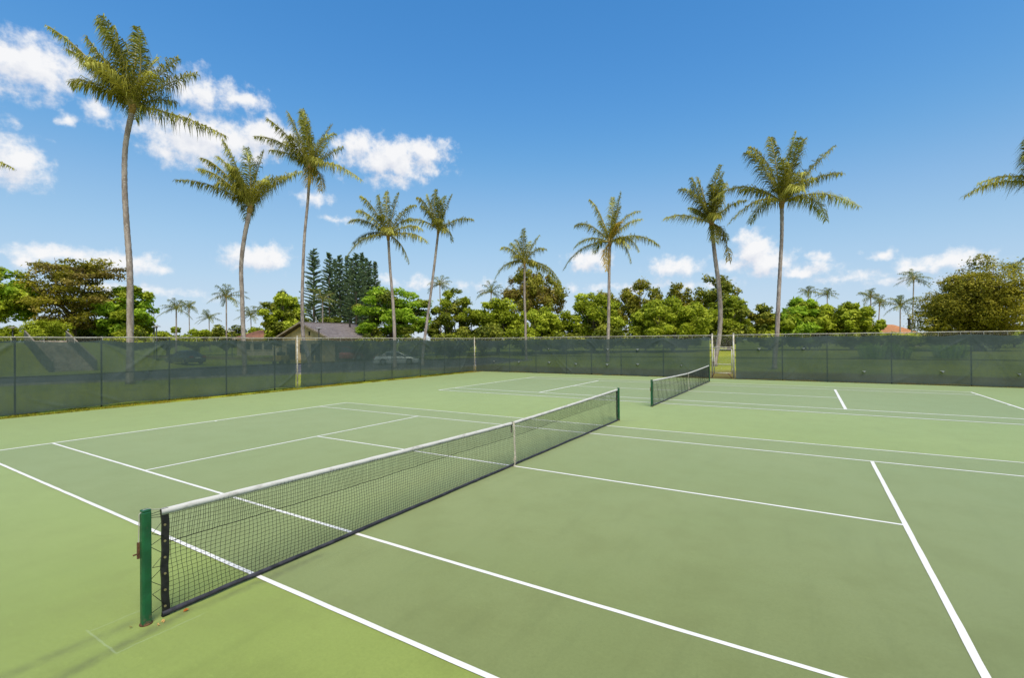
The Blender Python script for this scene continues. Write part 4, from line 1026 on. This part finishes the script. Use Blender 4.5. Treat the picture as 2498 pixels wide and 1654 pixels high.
# undergrowth along the far side of the lawn: a row of shrubs from left to right
hedge_words = ['at the corner end', 'left of the centre palm foot', 'behind the centre palm foot', 'right of the centre palm foot', 'left of the mid-back palm foot', 'right of the mid-back palm foot', 'left of the gate palm foot', 'behind the gate opening', 'behind the straight right palm foot', 'left of the spiky lily clumps', 'behind the left spiky lily clump', 'between the spiky lily clumps', 'behind the right spiky lily clump', 'at the right edge below the big olive tree']
for i, lab in enumerate(hedge_words):
    u = 1175 + i * 100; bush('dark shrub along the far lawn edge, ' + lab, u - 66, u + 66, 782 + (i * 37 % 17) + (14 if i in (2, 9, 10) else 0), 67, [LF_DARK, LF_GREEN, LF_DARK][i % 3], 240 + i, 9, None, .3, 260, group='shrubs along the far lawn edge')
for i, (u, lab) in enumerate([(905, 'dark shrub between the parked red car and silver car, back'), (1010, 'dark shrub behind the silver car'), (1095, 'dark shrub behind the silver car nose and leaning palm')]):
    bush(lab, u - 60, u + 60, 812, 60, LF_DARK, 260 + i, 10, None, .28, 280)

def norfolk(label, u, vt, D, hw, seed):
    rs = np.random.RandomState(seed); x, y = at(u, D); g = gh(x, y); zt = zpx(u, vt, D); h = zt - g
    root = tag(empty('pine_tree', (x, y, g)), label, 'pine tree', 'tall dark pines behind the tan house')
    m = MB(); m.tube([(x, y, g - .1), (x, y, g + h * .5), (x, y, zt)], [.25, .16, .03], 7); m.build('trunk', BARK, root, smooth=True)
    wmax = 1.5 * hw / FPX * D; V = []; T = []; br = MB(); z = g + h * .08
    skip = rs.uniform(.04, .2); lx, ly = rs.normal(0, .25, 2)
    while z < zt - .2:
        f = (zt - z) / h; L = wmax * (.12 + .98 * min(1, f * 1.75) ** .8) * rs.uniform(.8, 1.08); nb = 7
        a0 = rs.rand() * 6.28
        for k in range(nb):
            if rs.rand() < skip: continue
            a = a0 + k * 6.283 / nb + rs.normal(0, .12); d = np.array([math.cos(a), math.sin(a), .12 + .25 * (1 - f)]); l = L * rs.uniform(.6, 1.15)
            sd = np.array([-math.sin(a), math.cos(a), 0]); b0 = np.array([x, y, z + rs.uniform(-.28, .28)])
            br.tube([b0, b0 + d * l * .9], [.035, .012], 3, cap=False)
            n = max(5, int(l * 7)); t = np.linspace(.18, 1, n)
            for tt in t:
                p = b0 + d * l * tt
                for s in (-1, 1):
                    e = p + (sd * s * .75 + d * .5) * .36 * (1.1 - .5 * tt) * rs.uniform(.7, 1.2) + np.array([0, 0, rs.uniform(.02, .16)])
                    wv = np.array([0, 0, .17])
                    V += [p - wv, e, p + wv]; T.append(np.clip(.4 + rs.normal(0, .2) + .2 * tt - .1, 0, 1))
        z += rs.uniform(.48, .70) * (.7 + .5 * f)
    br.build('branches', BARK, root, kind='stuff')
    np_mesh('needles', np.array(V), np.arange(len(V)).reshape(-1, 3), LF_PINE, root, tint=np.array(T))
for i, (u, v, D, hw, lab) in enumerate([(766, 604, 92, 24, 'tallest pine, leftmost of the dark pine group'), (804, 616, 96, 21, 'second dark pine from the left of the group'), (830, 621, 98, 19, 'third dark pine from the left of the group'),
        (848, 624, 102, 18, 'dark pine in the middle of the group'), (870, 616, 96, 22, 'dense dark pine right of the group middle'), (884, 618, 104, 18, 'dark pine third from the right of the group'), (903, 637, 104, 15, 'slim dark pine second from the right'), (916, 637, 108, 15, 'slim dark pine, rightmost of the group'), (818, 632, 104, 20, 'shorter dark pine tucked behind the second and third pines'), (858, 630, 108, 20, 'shorter dark pine tucked behind the dense middle pine'), (893, 630, 110, 18, 'shorter dark pine tucked behind the right-hand pines')]):
    norfolk(lab, u, v, D, hw, 300 + i)

# spiky lily clumps seen through the right windscreen
def lily(label, u, D, w, h, seed):
    rs = np.random.RandomState(seed); x, y = at(u, D); g = gh(x, y); V = []; T = []
    for k in range(150):
        a = rs.rand() * 6.283; r = w * .45 * math.sqrt(rs.rand()); b = np.array([x + r * math.cos(a), y + r * math.sin(a), g - .02]); o = np.array([math.cos(a), math.sin(a), 0]); sd = np.array([-math.sin(a), math.cos(a), 0]) * .045
        l = h * rs.uniform(.7, 1.15); m1 = b + np.array([0, 0, l * .75]) + o * l * .25; e = b + np.array([0, 0, l * rs.uniform(.5, .95)]) + o * l * .75
        V += [b - sd, b + sd, m1 + sd, m1 - sd, m1 - sd, m1 + sd, e + sd * .1, e - sd * .1]; T += [np.clip(rs.normal(.5, .2), 0, 1)] * 2
    root = tag(empty('lily_clump', (x, y, g)), label, 'plant', 'spiky lily clumps on the lawn')
    np_mesh('leaves', np.array(V), np.arange(len(V)).reshape(-1, 4), LF_BRIGHT, root, tint=np.array(T))
lily('wide spiky lily clump on the lawn, left one behind the right windscreen', 2140, 46, 3.4, 1.7, 401)
lily('spiky lily clump on the lawn, right one behind the right windscreen', 2318, 44, 2.8, 1.45, 402)
lily('small spiky lily clump on the lawn right beside the wide one', 2196, 45, 1.6, 1.2, 403)

# ------------------------------------------------------------------ houses
WALL_TAN = mat_plain('tan_wall', (.64, .49, .25, 1), .85, .2, 0, .2, 1.5)
WALL_CREAM = mat_plain('cream_wall', (.60, .52, .40, 1), .85, .2, 0, .15, 1.5)
FASCIA = mat_plain('fascia_board', (.36, .29, .20, 1), .7, .3, 0, .3, 3)
DARKOPEN = mat_plain('dark_door', (.035, .032, .03, 1), .7, .3, 0, .3, 3)
GLASS = mat_plain('window_glass', (.03, .04, .05, 1), .12, .6, 0, .2, 1)
YELLOW = mat_plain('yellow_paint', (.55, .36, .04, 1), .6, .4, 0, .2, 4)
def mat_shingle(name, a, b, c_):
    m, N, out = new_mat(name); p = pos(N)
    n = N.noise(N.vm('MULTIPLY', p, (1, 1, 3)), 2.2, 5, .7)
    vo = N.n('ShaderNodeTexVoronoi'); N.link(N.vm('MULTIPLY', p, (2.2, 2.2, 9)), vo.inputs['Vector']); vo.inputs['Scale'].default_value = 1.4
    s = N.n('ShaderNodeSeparateColor'); N.link(vo.outputs['Color'], s.inputs[0])
    c = N.mix(N.mr(n, .35, .65), a, b); c = N.mix(N.m('MULTIPLY', s.outputs[0], .55), c, c_)
    principled(N, out, c, .85, .2, 0, bump(N, n, .3, .02)); return m
SH_GREY = mat_shingle('grey_shingles', (.16, .13, .125, 1), (.24, .20, .19, 1), (.33, .29, .27, 1))
SH_RED = mat_shingle('red_shingles', (.26, .12, .07, 1), (.34, .17, .10, 1), (.20, .09, .06, 1))
SH_ORANGE = mat_shingle('orange_shingles', (.46, .21, .09, 1), (.56, .28, .13, 1), (.38, .16, .07, 1))
def slope(root, name, a, b, c, d, mat, rows):
    """stepped shingle courses on a roof plane: eave a-b, ridge c-d (c above b)"""
    a, b, c, d = map(np.array, (a, b, c, d)); n = np.cross(b - a, d - a); n = n / np.linalg.norm(n); n = n if n[2] > 0 else -n
    m = MB()
    for i in range(rows):
        t0, t1 = i / rows, min(1.0, (i + 1.12) / rows); L0, R0 = a + (d - a) * t0, b + (c - b) * t0; L1, R1 = a + (d - a) * t1, b + (c - b) * t1
        lift = .045 * n
        m.add([L0 + lift, R0 + lift, R1 + lift * .2, L1 + lift * .2, L0 - n * .01, R0 - n * .01], [(0, 1, 2, 3), (4, 5, 1, 0)])
    return m.build(name, mat, root, kind='stuff')
def tan_house():
    xr, hw_, y0, yr, ye = -48.6, 5.4, 28.4, 37.0, 38.6
    g = gh(-46, 31) - .1; zr, ze = 5.25, 3.3; ov = .55
    root = tag(empty('house', (xr, (y0 + ye) / 2, g)), 'tan gabled house with grey shingle roof behind the left fence', 'house')
    xe, xw = xr + hw_, xr - hw_
    m = MB(); wx0, wx1, wy0, wy1 = xw + ov, xe - ov, y0 + .8, ye - .6; zw = ze - .0
    m.box(((wx0 + wx1) / 2, (wy0 + wy1) / 2, (g + zw) / 2), (wx1 - wx0, wy1 - wy0, zw - g))
    k = (zr - ze) / hw_
    m.add([(wx0, wy0 + .003, zw), (wx1, wy0 + .003, zw), (xr, wy0 + .003, zr - .12)], [(0, 1, 2)])
    m.build('wall', WALL_TAN, root)
    roof = tag(empty('roof')); roof.parent = root
    slope(roof, 'front_slope', (xe, y0, ze), (xe, ye, ze), (xr, yr, zr), (xr, y0, zr), SH_GREY, 15)
    slope(roof, 'rear_slope', (xw, ye, ze), (xw, y0, ze), (xr, y0, zr), (xr, yr, zr), SH_GREY, 15)
    slope(roof, 'hip_slope', (xe, ye, ze), (xw, ye, ze), (xr, yr, zr), (xr, yr, zr), SH_GREY, 12)
    m = MB(); m.box((xr, (y0 + yr) / 2, zr + .06), (.28, yr - y0 + .1, .05)); m.build('ridge_cap', SH_GREY, roof)
    for s, xx in ((1, xe), (-1, xw)):
        m = MB(); m.add([(xx, y0 - .02, ze - .12), (xx, y0 - .02, ze + .06), (xr, y0 - .02, zr + .08), (xr, y0 - .02, zr - .14), (xx, y0 + .05, ze - .12), (xx, y0 + .05, ze + .06), (xr, y0 + .05, zr + .08), (xr, y0 + .05, zr - .14)],
                        [(0, 1, 2, 3), (7, 6, 5, 4), (0, 3, 7, 4), (1, 5, 6, 2)]); m.build('barge_board', FASCIA, roof)
        m = MB(); m.box((xx + s * .02, (y0 + ye) / 2, ze - .06), (.05, ye - y0, .18)); m.build('fascia', FASCIA, roof)
    m = MB(); m.tube([(xr + 1.4, yr - 2.0, zr - .7), (xr + 1.4, yr - 2.0, zr + .55)], .11, 8); m.tube([(xr + 1.4, yr - 2, zr + .5), (xr + 1.4, yr - 2, zr + .62)], .17, 8); m.build('vent_pipe', DARKOPEN, roof)
    m = MB(); m.tube([(xr + .3, y0 + 2.2, zr), (xr + .3, y0 + 2.2, zr + .8)], .05, 6); m.build('vent_pipe', STEEL, roof)
    m = MB(); m.box((xr + .9, wy0 - .03, zw + .55), (.22, .06, .5)); m.build('gable_vent', DARKOPEN, root)
    for yy, wdt in ((31.2, 2.6), (35.0, 2.6)):
        m = MB(); m.box((wx1 + .02, yy, g + 1.15), (.06, wdt, 2.2)); o = m.build('garage_door', DARKOPEN, root)
        f = MB(); f.box((wx1 + .04, yy, g + 2.32), (.08, wdt + .3, .14)); f.build('door_frame', FASCIA, o)
    for xx in (-51.5, -46.5):
        m = MB(); m.box((xx, wy0 - .02, g + 1.15), (1.7, .06, 2.1)); m.build('door', DARKOPEN, root)
    m = MB(); m.box((-48.9, wy0 - .03, g + 1.6), (1.3, .06, 1.0)); o = m.build('window', GLASS, root)
    f = MB()
    for dx, dz, sx_, sz_ in ((0, .53, 1.45, .08), (0, -.53, 1.45, .08), (-.69, 0, .08, 1.0), (.69, 0, .08, 1.0), (0, 0, .05, 1.0)): f.box((-48.9 + dx, wy0 - .05, g + 1.6 + dz), (sx_, .05, sz_))
    f.build('frame', FASCIA, o)
tan_house()
def hip_house(label, u0, u1, vr, ve, D, dep, roofm, wallm, chim=False):
    uc = (u0 + u1) / 2; x, y = at(uc, D); w = (u1 - u0) / FPX * D; g = gh(x, y); zr = zpx(uc, vr, D); ze = zpx(uc, ve, D) - .1
    R = np.array([RT[0], RT[1], 0]); R /= np.linalg.norm(R); F = np.array([FW[0], FW[1], 0]); F /= np.linalg.norm(F); C = np.array([x, y, 0])
    root = tag(empty('house', (x, y, g)), label, 'house'); P = lambda a, b, z: C + R * a + F * b + np.array([0, 0, z])
    h = w / 2; hw_ = h - .5
    M = np.stack([R, F, np.array([0, 0, 1.0])], 1)
    m = MB(); m.box(P(0, dep / 2, (g + ze) / 2), (2 * hw_, dep - 1, ze - g), M=M); m.build('wall', wallm, root)
    roof = empty('roof'); roof.parent = root; r = min(h * .55, dep * .45)
    A, B, Cc, Dd = P(-h, 0, ze), P(h, 0, ze), P(h, dep, ze), P(-h, dep, ze); r0, r1 = P(-h + r, dep / 2, zr), P(h - r, dep / 2, zr)
    slope(roof, 'front_slope', A, B, r1, r0, roofm, 9); slope(roof, 'side_slope', B, Cc, r1, r1, roofm, 9); slope(roof, 'rear_slope', Cc, Dd, r0, r1, roofm, 9); slope(roof, 'side_slope', Dd, A, r0, r0, roofm, 9)
    m = MB(); m.box(P(0, -.03, ze - .1), (2 * h, .06, .2), M=M); m.build('fascia', FASCIA, roof)
    for k in (-.55, 0, .5):
        m = MB(); m.box(P(k * hw_, .46, (g + ze) / 2 + .1), (1.3, .08, 1.1), M=M); o = m.build('window', GLASS, root)
        f = MB(); f.box(P(k * hw_, .44, (g + ze) / 2 + .70), (1.5, .08, .09), M=M); f.box(P(k * hw_, .44, (g + ze) / 2 - .5), (1.5, .08, .09), M=M); f.build('frame', wallm, o)
    if chim:
        m = MB(); m.tube([P(h * .8, dep * .3, ze), P(h * .8, dep * .3, zr + .9)], .22, 8); m.tube([P(h * .8, dep * .3, zr + .85), P(h * .8, dep * .3, zr + 1.1)], .3, 8); m.build('chimney_pipe', DARKOPEN, roof)
hip_house('low house with rusty red roof left of the tan house', 566, 684, 804, 823, 78, 9, SH_RED, WALL_CREAM)
hip_house('distant house with orange roof and dark chimney pipe by the olive tree', 2140, 2262, 790, 816, 84, 9, SH_ORANGE, WALL_CREAM, True)

# ------------------------------------------------------------------ stairs up the bank
STEP = mat_plain('stair_concrete', (.55, .47, .36, 1), .85, .2, 0, .3, 3)
def stairs():
    bx, by = -46.6, 6.3; n = 17; w = 2.6; tread = .40; g = gh(bx, by); rise = (gh(bx - n * tread - 1, by) - g + .15) / n
    root = tag(empty('stairway', (bx, by, g)), 'outdoor stairway with side walls climbing the grass bank at left', 'stairs')
    for i in range(n):
        m = MB(); hgt = rise * (i + 1); m.box((bx - tread * (i + .5), by, g + hgt / 2 - .15), (tread + .02, w, hgt + .3)); m.build('step', STEP, root)
    WOOD = mat_plain('stair_wall', (.10, .11, .085, 1), .8, .25, 0, .3, 2)
    for s in (-1, 1):
        y = by + s * (w / 2 + .09); L = n * tread; m = MB()
        a, b = np.array([bx + .2, y, g - .2]), np.array([bx - L, y, g + rise * n - .2]); hh = np.array([0, 0, 1.05]); t = np.array([0, .06, 0])
        m.add([a - t, b - t, b - t + hh, a - t + hh, a + t, b + t, b + t + hh, a + t + hh], [(0, 1, 2, 3), (7, 6, 5, 4), (3, 2, 6, 7), (0, 3, 7, 4), (1, 5, 6, 2)]); wl = m.build('side_wall', WOOD, root)
        m = MB(); c0 = a + hh + np.array([0, 0, .035]); c1 = b + hh + np.array([0, 0, .035]); m.tube([c0, c1], .055, 6); m.build('handrail', FASCIA, wl, smooth=True)
stairs()

# ------------------------------------------------------------------ lamps, bollards, signs
IRON = mat_plain('dark_iron', (.03, .035, .03, 1), .5, .5, .3, .3, 8)
LAMPTOP = mat_plain('lamp_hood', (.33, .31, .28, 1), .5, .4, 0, .2, 6)
def lamp(label, u, vtop, D, zb=None):
    x, y = at(u, D); g = gh(x, y) if zb is None else zb; zt = zpx(u, vtop, D)
    root = tag(empty('path_lamp', (x, y, g)), label, 'lamp', 'mushroom-topped path lamps')
    m = MB(); m.tube([(x, y, g - .1), (x, y, zt - .25)], .055, 8); m.build('pole', IRON, root, smooth=True)
    m = MB(); m.tube([(x, y, zt - .32), (x, y, zt - .12)], .11, 10); m.build('lantern', LAMPTOP, root, smooth=True)
    m = MB(); m.tube([(x, y, zt - .14), (x, y, zt - .11), (x, y, zt - .04), (x, y, zt)], [.40, .41, .24, .05], 16); m.build('hood', LAMPTOP, root, smooth=True)
lamp('mushroom-topped lamp in front of the tan house roof', 778, 799, 56); lamp('mushroom-topped lamp right of the tallest left palm', 382, 794, 54)
lamp('mushroom-topped lamp among bushes at the far left edge', 31, 797, 53, 2.6); lamp('mushroom-topped lamp left of the red roof', 566, 806, 70)
def pole(label, u, vt, D):
    x, y = at(u, D); g = gh(x, y); root = tag(empty('utility_pole', (x, y, g)), label, 'pole'); zt = zpx(u, vt, D)
    m = MB(); m.tube([(x, y, g - .1), (x, y, zt)], [.07, .04], 8); m.build('shaft', STEEL, root, smooth=True)
    m = MB(); m.box((x, y, g + (zt - g) * .62), (.3, .12, .9)); m.build('meter_box', LAMPTOP, root, bevel=.02)
pole('thin grey pole with a box behind the left fence, beside the lamp', 376, 762, 62)
for i, (u, D, lab) in enumerate([(767, 52, 'yellow bollard in front of the dark garage door, left one of two'), (791, 52.5, 'yellow bollard in front of the dark garage door, right one of two')]):
    x, y = at(u, D); g = gh(x, y); root = tag(empty('bollard', (x, y, g)), lab, 'bollard', 'yellow bollards by the tan house')
    m = MB(); m.tube([(x, y, g - .1), (x, y, g + .95)], .075, 10); m.build('post', YELLOW, root, smooth=True)
    m = MB(); m.tube([(x, y, g + .95), (x, y, g + 1.0), (x, y, g + 1.02)], [.078, .06, .01], 10); m.build('cap', CONCRETE, root, smooth=True)
def cabinet():
    x, y = at(686, 52); g = gh(x, y); root = tag(empty('utility_cart', (x, y, g)), 'yellow boxy cart parked by the tan house wall, left of the bare post', 'cart')
    m = MB(); m.box((x, y, g + .62), (.95, 1.5, .62), rz=.4); m.build('body', YELLOW, root, bevel=.04)
    m = MB(); m.box((x, y, g + 1.85), (.95, 1.5, .08), rz=.4); m.build('canopy', YELLOW, root, bevel=.02)
    m = MB(); m.box((x, y, g + 1.12), (.7, .6, .35), rz=.4); m.build('seat', IRON, root, bevel=.04)
    c, s = math.cos(.4), math.sin(.4)
    for dx in (-.42, .42):
        for dy in (-.66, .66):
            px_, py_ = x + dx * c - dy * s, y + dx * s + dy * c
            m = MB(); m.tube([(px_, py_, g + .9), (px_, py_, g + 1.83)], .022, 6); m.build('canopy_post', IRON, root)
            m = MB(); ax = np.array([c, s, 0]) * .09; p = np.array([x + dx * 1.05 * c - dy * .85 * s, y + dx * 1.05 * s + dy * .85 * c, g + .24]); m.tube([p - ax, p + ax], .24, 14); m.build('wheel', IRON, root)
cabinet()

# ------------------------------------------------------------------ cars
def mat_car(name, col):
    m, N, out = new_mat(name); b = principled(N, out, col, .28, .5, .15); b.inputs['Coat Weight'].default_value = .6; b.inputs['Coat Roughness'].default_value = .08; return m
RUBBER = mat_plain('tyre_rubber', (.02, .02, .02, 1), .8, .3, 0, .2, 10)
CHROME = mat_plain('alloy_rim', (.45, .45, .46, 1), .3, .5, .8, .1, 10)
LIGHTR = mat_plain('tail_light', (.30, .02, .015, 1), .25, .6, 0, .1, 5)
LIGHTW = mat_plain('head_light', (.65, .65, .62, 1), .15, .6, 0, .1, 5)
def car(label, x, y, rz, paint, suv=False):
    g = gh(x, y) + .03; L, Wd = (4.7, 1.78) if not suv else (4.4, 1.82)
    root = empty('parked_car', (x, y, g)); root.rotation_euler.z = rz; tag(root, label, 'car', 'cars parked behind the left fence')
    if not suv:
        body = [(-2.33, .42, .80), (-2.30, .78, .82), (-2.15, .92, .84), (-1.55, .97, .87), (-.6, .96, .89), (.6, .95, .89), (1.2, .90, .87), (1.8, .80, .84), (2.2, .66, .78), (2.33, .48, .72)]
        roofp = [(-1.75, .95, .70), (-1.05, 1.36, .60), (-.3, 1.43, .60), (.25, 1.39, .60), (1.15, .92, .72)]
    else:
        body = [(-2.18, .5, .82), (-2.18, .85, .84), (-2.1, 1.0, .86), (-1.5, 1.05, .9), (-.6, 1.05, .91), (.6, 1.03, .91), (1.15, 1.0, .89), (1.75, .93, .86), (2.1, .78, .8), (2.2, .5, .76)]
        roofp = [(-2.08, 1.0, .74), (-1.8, 1.66, .64), (-.5, 1.74, .65), (.3, 1.68, .64), (1.1, 1.0, .74)]
    def part(m, name, mat, parent=root, smooth=False):
        V = np.concatenate(m.v); me = bpy.data.meshes.new(name); me.from_pydata(V.tolist(), [], m.f); me.materials.append(mat)
        if smooth: me.polygons.foreach_set('use_smooth', [True] * len(me.polygons))
        o = bpy.data.objects.new(name, me); COL.objects.link(o); o.parent = parent; return o
    # body: sections across the length, each a rounded ring
    G = []
    for (xx, zt, hw_) in body:
        sill = .22
        G.append([(xx, -hw_ * .95, sill), (xx, -hw_, .45), (xx, -hw_ * .985, (zt + .45) / 2), (xx, -hw_ * .90, zt - .04), (xx, -hw_ * .6, zt), (xx, 0, zt + .015), (xx, hw_ * .6, zt), (xx, hw_ * .90, zt - .04), (xx, hw_ * .985, (zt + .45) / 2), (xx, hw_, .45), (xx, hw_ * .95, sill), (xx, -hw_ * .95, sill)])
    m = MB(); m.grid(np.array(G)); k = len(G[0]) - 1; m.f.append(tuple(range(k - 1, -1, -1))); m.f.append(tuple((len(G) - 1) * (k + 1) + i for i in range(k)))
    bo = part(m, 'body', paint); bo.modifiers.new('bevel', 'BEVEL').width = .02
    # greenhouse glass and roof
    G = []
    for (xx, zt, hw_) in roofp:
        zb = .9 if not suv else .98
        G.append([(xx, -hw_ * 1.22 if zt < 1.1 else -hw_ * 1.24, zb), (xx, -hw_, zt - .06), (xx, -hw_ * .8, zt), (xx, hw_ * .8, zt), (xx, hw_, zt - .06), (xx, hw_ * 1.24, zb)])
    m = MB(); m.grid(np.array(G)); part(m, 'cabin_glass', GLASS)
    rp = [p for p in roofp[1:-1]]; m = MB(); G = []
    for (xx, zt, hw_) in rp: G.append([(xx, -hw_ * 1.03, zt - .09), (xx, -hw_ * .82, zt + .018), (xx, 0, zt + .035), (xx, hw_ * .82, zt + .018), (xx, hw_ * 1.03, zt - .09)])
    m.grid(np.array(G)); part(m, 'roof', paint, smooth=True)
    zb = .92 if not suv else 1.0
    for s in (-1, 1):       # pillars
        m = MB()
        for i, (xx, zt, hw_) in enumerate(roofp):
            if i in (0, 4): continue
            bxp = {1: roofp[0][0] + (.15 if not suv else .1), 2: xx, 3: roofp[4][0] - .1}[i]
            m.tube([(bxp, s * hw_ * 1.25, zb), (xx, s * hw_ * 1.02, zt - .05)], .045 if i != 2 else .03, 6)
        part(m, 'pillars', paint)
        m = MB(); m.box((.95, s * (.95), 1.0 if not suv else 1.1), (.14, .2, .13)); part(m, 'side_mirror', paint)
        for fx in (-1.35, 1.4):
            m = MB(); m.tube([(fx, s * .68, .33), (fx, s * .90, .33)], .33, 18); ty = part(m, 'wheel', RUBBER)
            m = MB(); m.tube([(fx, s * .895, .33), (fx, s * .915, .33)], .20, 12); part(m, 'rim', CHROME, ty)
        m = MB(); m.box((body[-1][0] - .13, s * .58, .62), (.22, .30, .13)); part(m, 'headlight', LIGHTW)
        m = MB(); m.box((body[0][0] + .04, s * .62, .78 if not suv else .9), (.12, .34, .16 if not suv else .34)); part(m, 'tail_light', LIGHTR)
    for xx in (body[0][0] - .02, body[-1][0] + .0):
        m = MB(); m.box((xx, 0, .40), (.12, 1.5, .2)); part(m, 'bumper', paint)
    m = MB(); m.box((body[0][0] - .005, 0, .68), (.05, .5, .12)); part(m, 'number_plate', LIGHTW)
    return root
SILVER = mat_car('silver_paint', (.52, .53, .53, 1)); DARKCAR = mat_car('charcoal_paint', (.05, .06, .075, 1)); REDCAR = mat_car('red_paint', (.30, .03, .03, 1))
R_ANG = math.atan2(RT[1], RT[0])
cx_, cy_ = at(968, 52); car('silver sedan parked behind the left fence near the corner', cx_, cy_, R_ANG + .10, SILVER)
cx_, cy_ = at(845, 60); car('red sport utility car parked in front of the tan house', cx_, cy_, R_ANG + .35, REDCAR, True)
cx_, cy_ = at(452, 50); car('dark charcoal sedan parked right of the tallest left palm', cx_, cy_, R_ANG + math.pi - .5, DARKCAR)
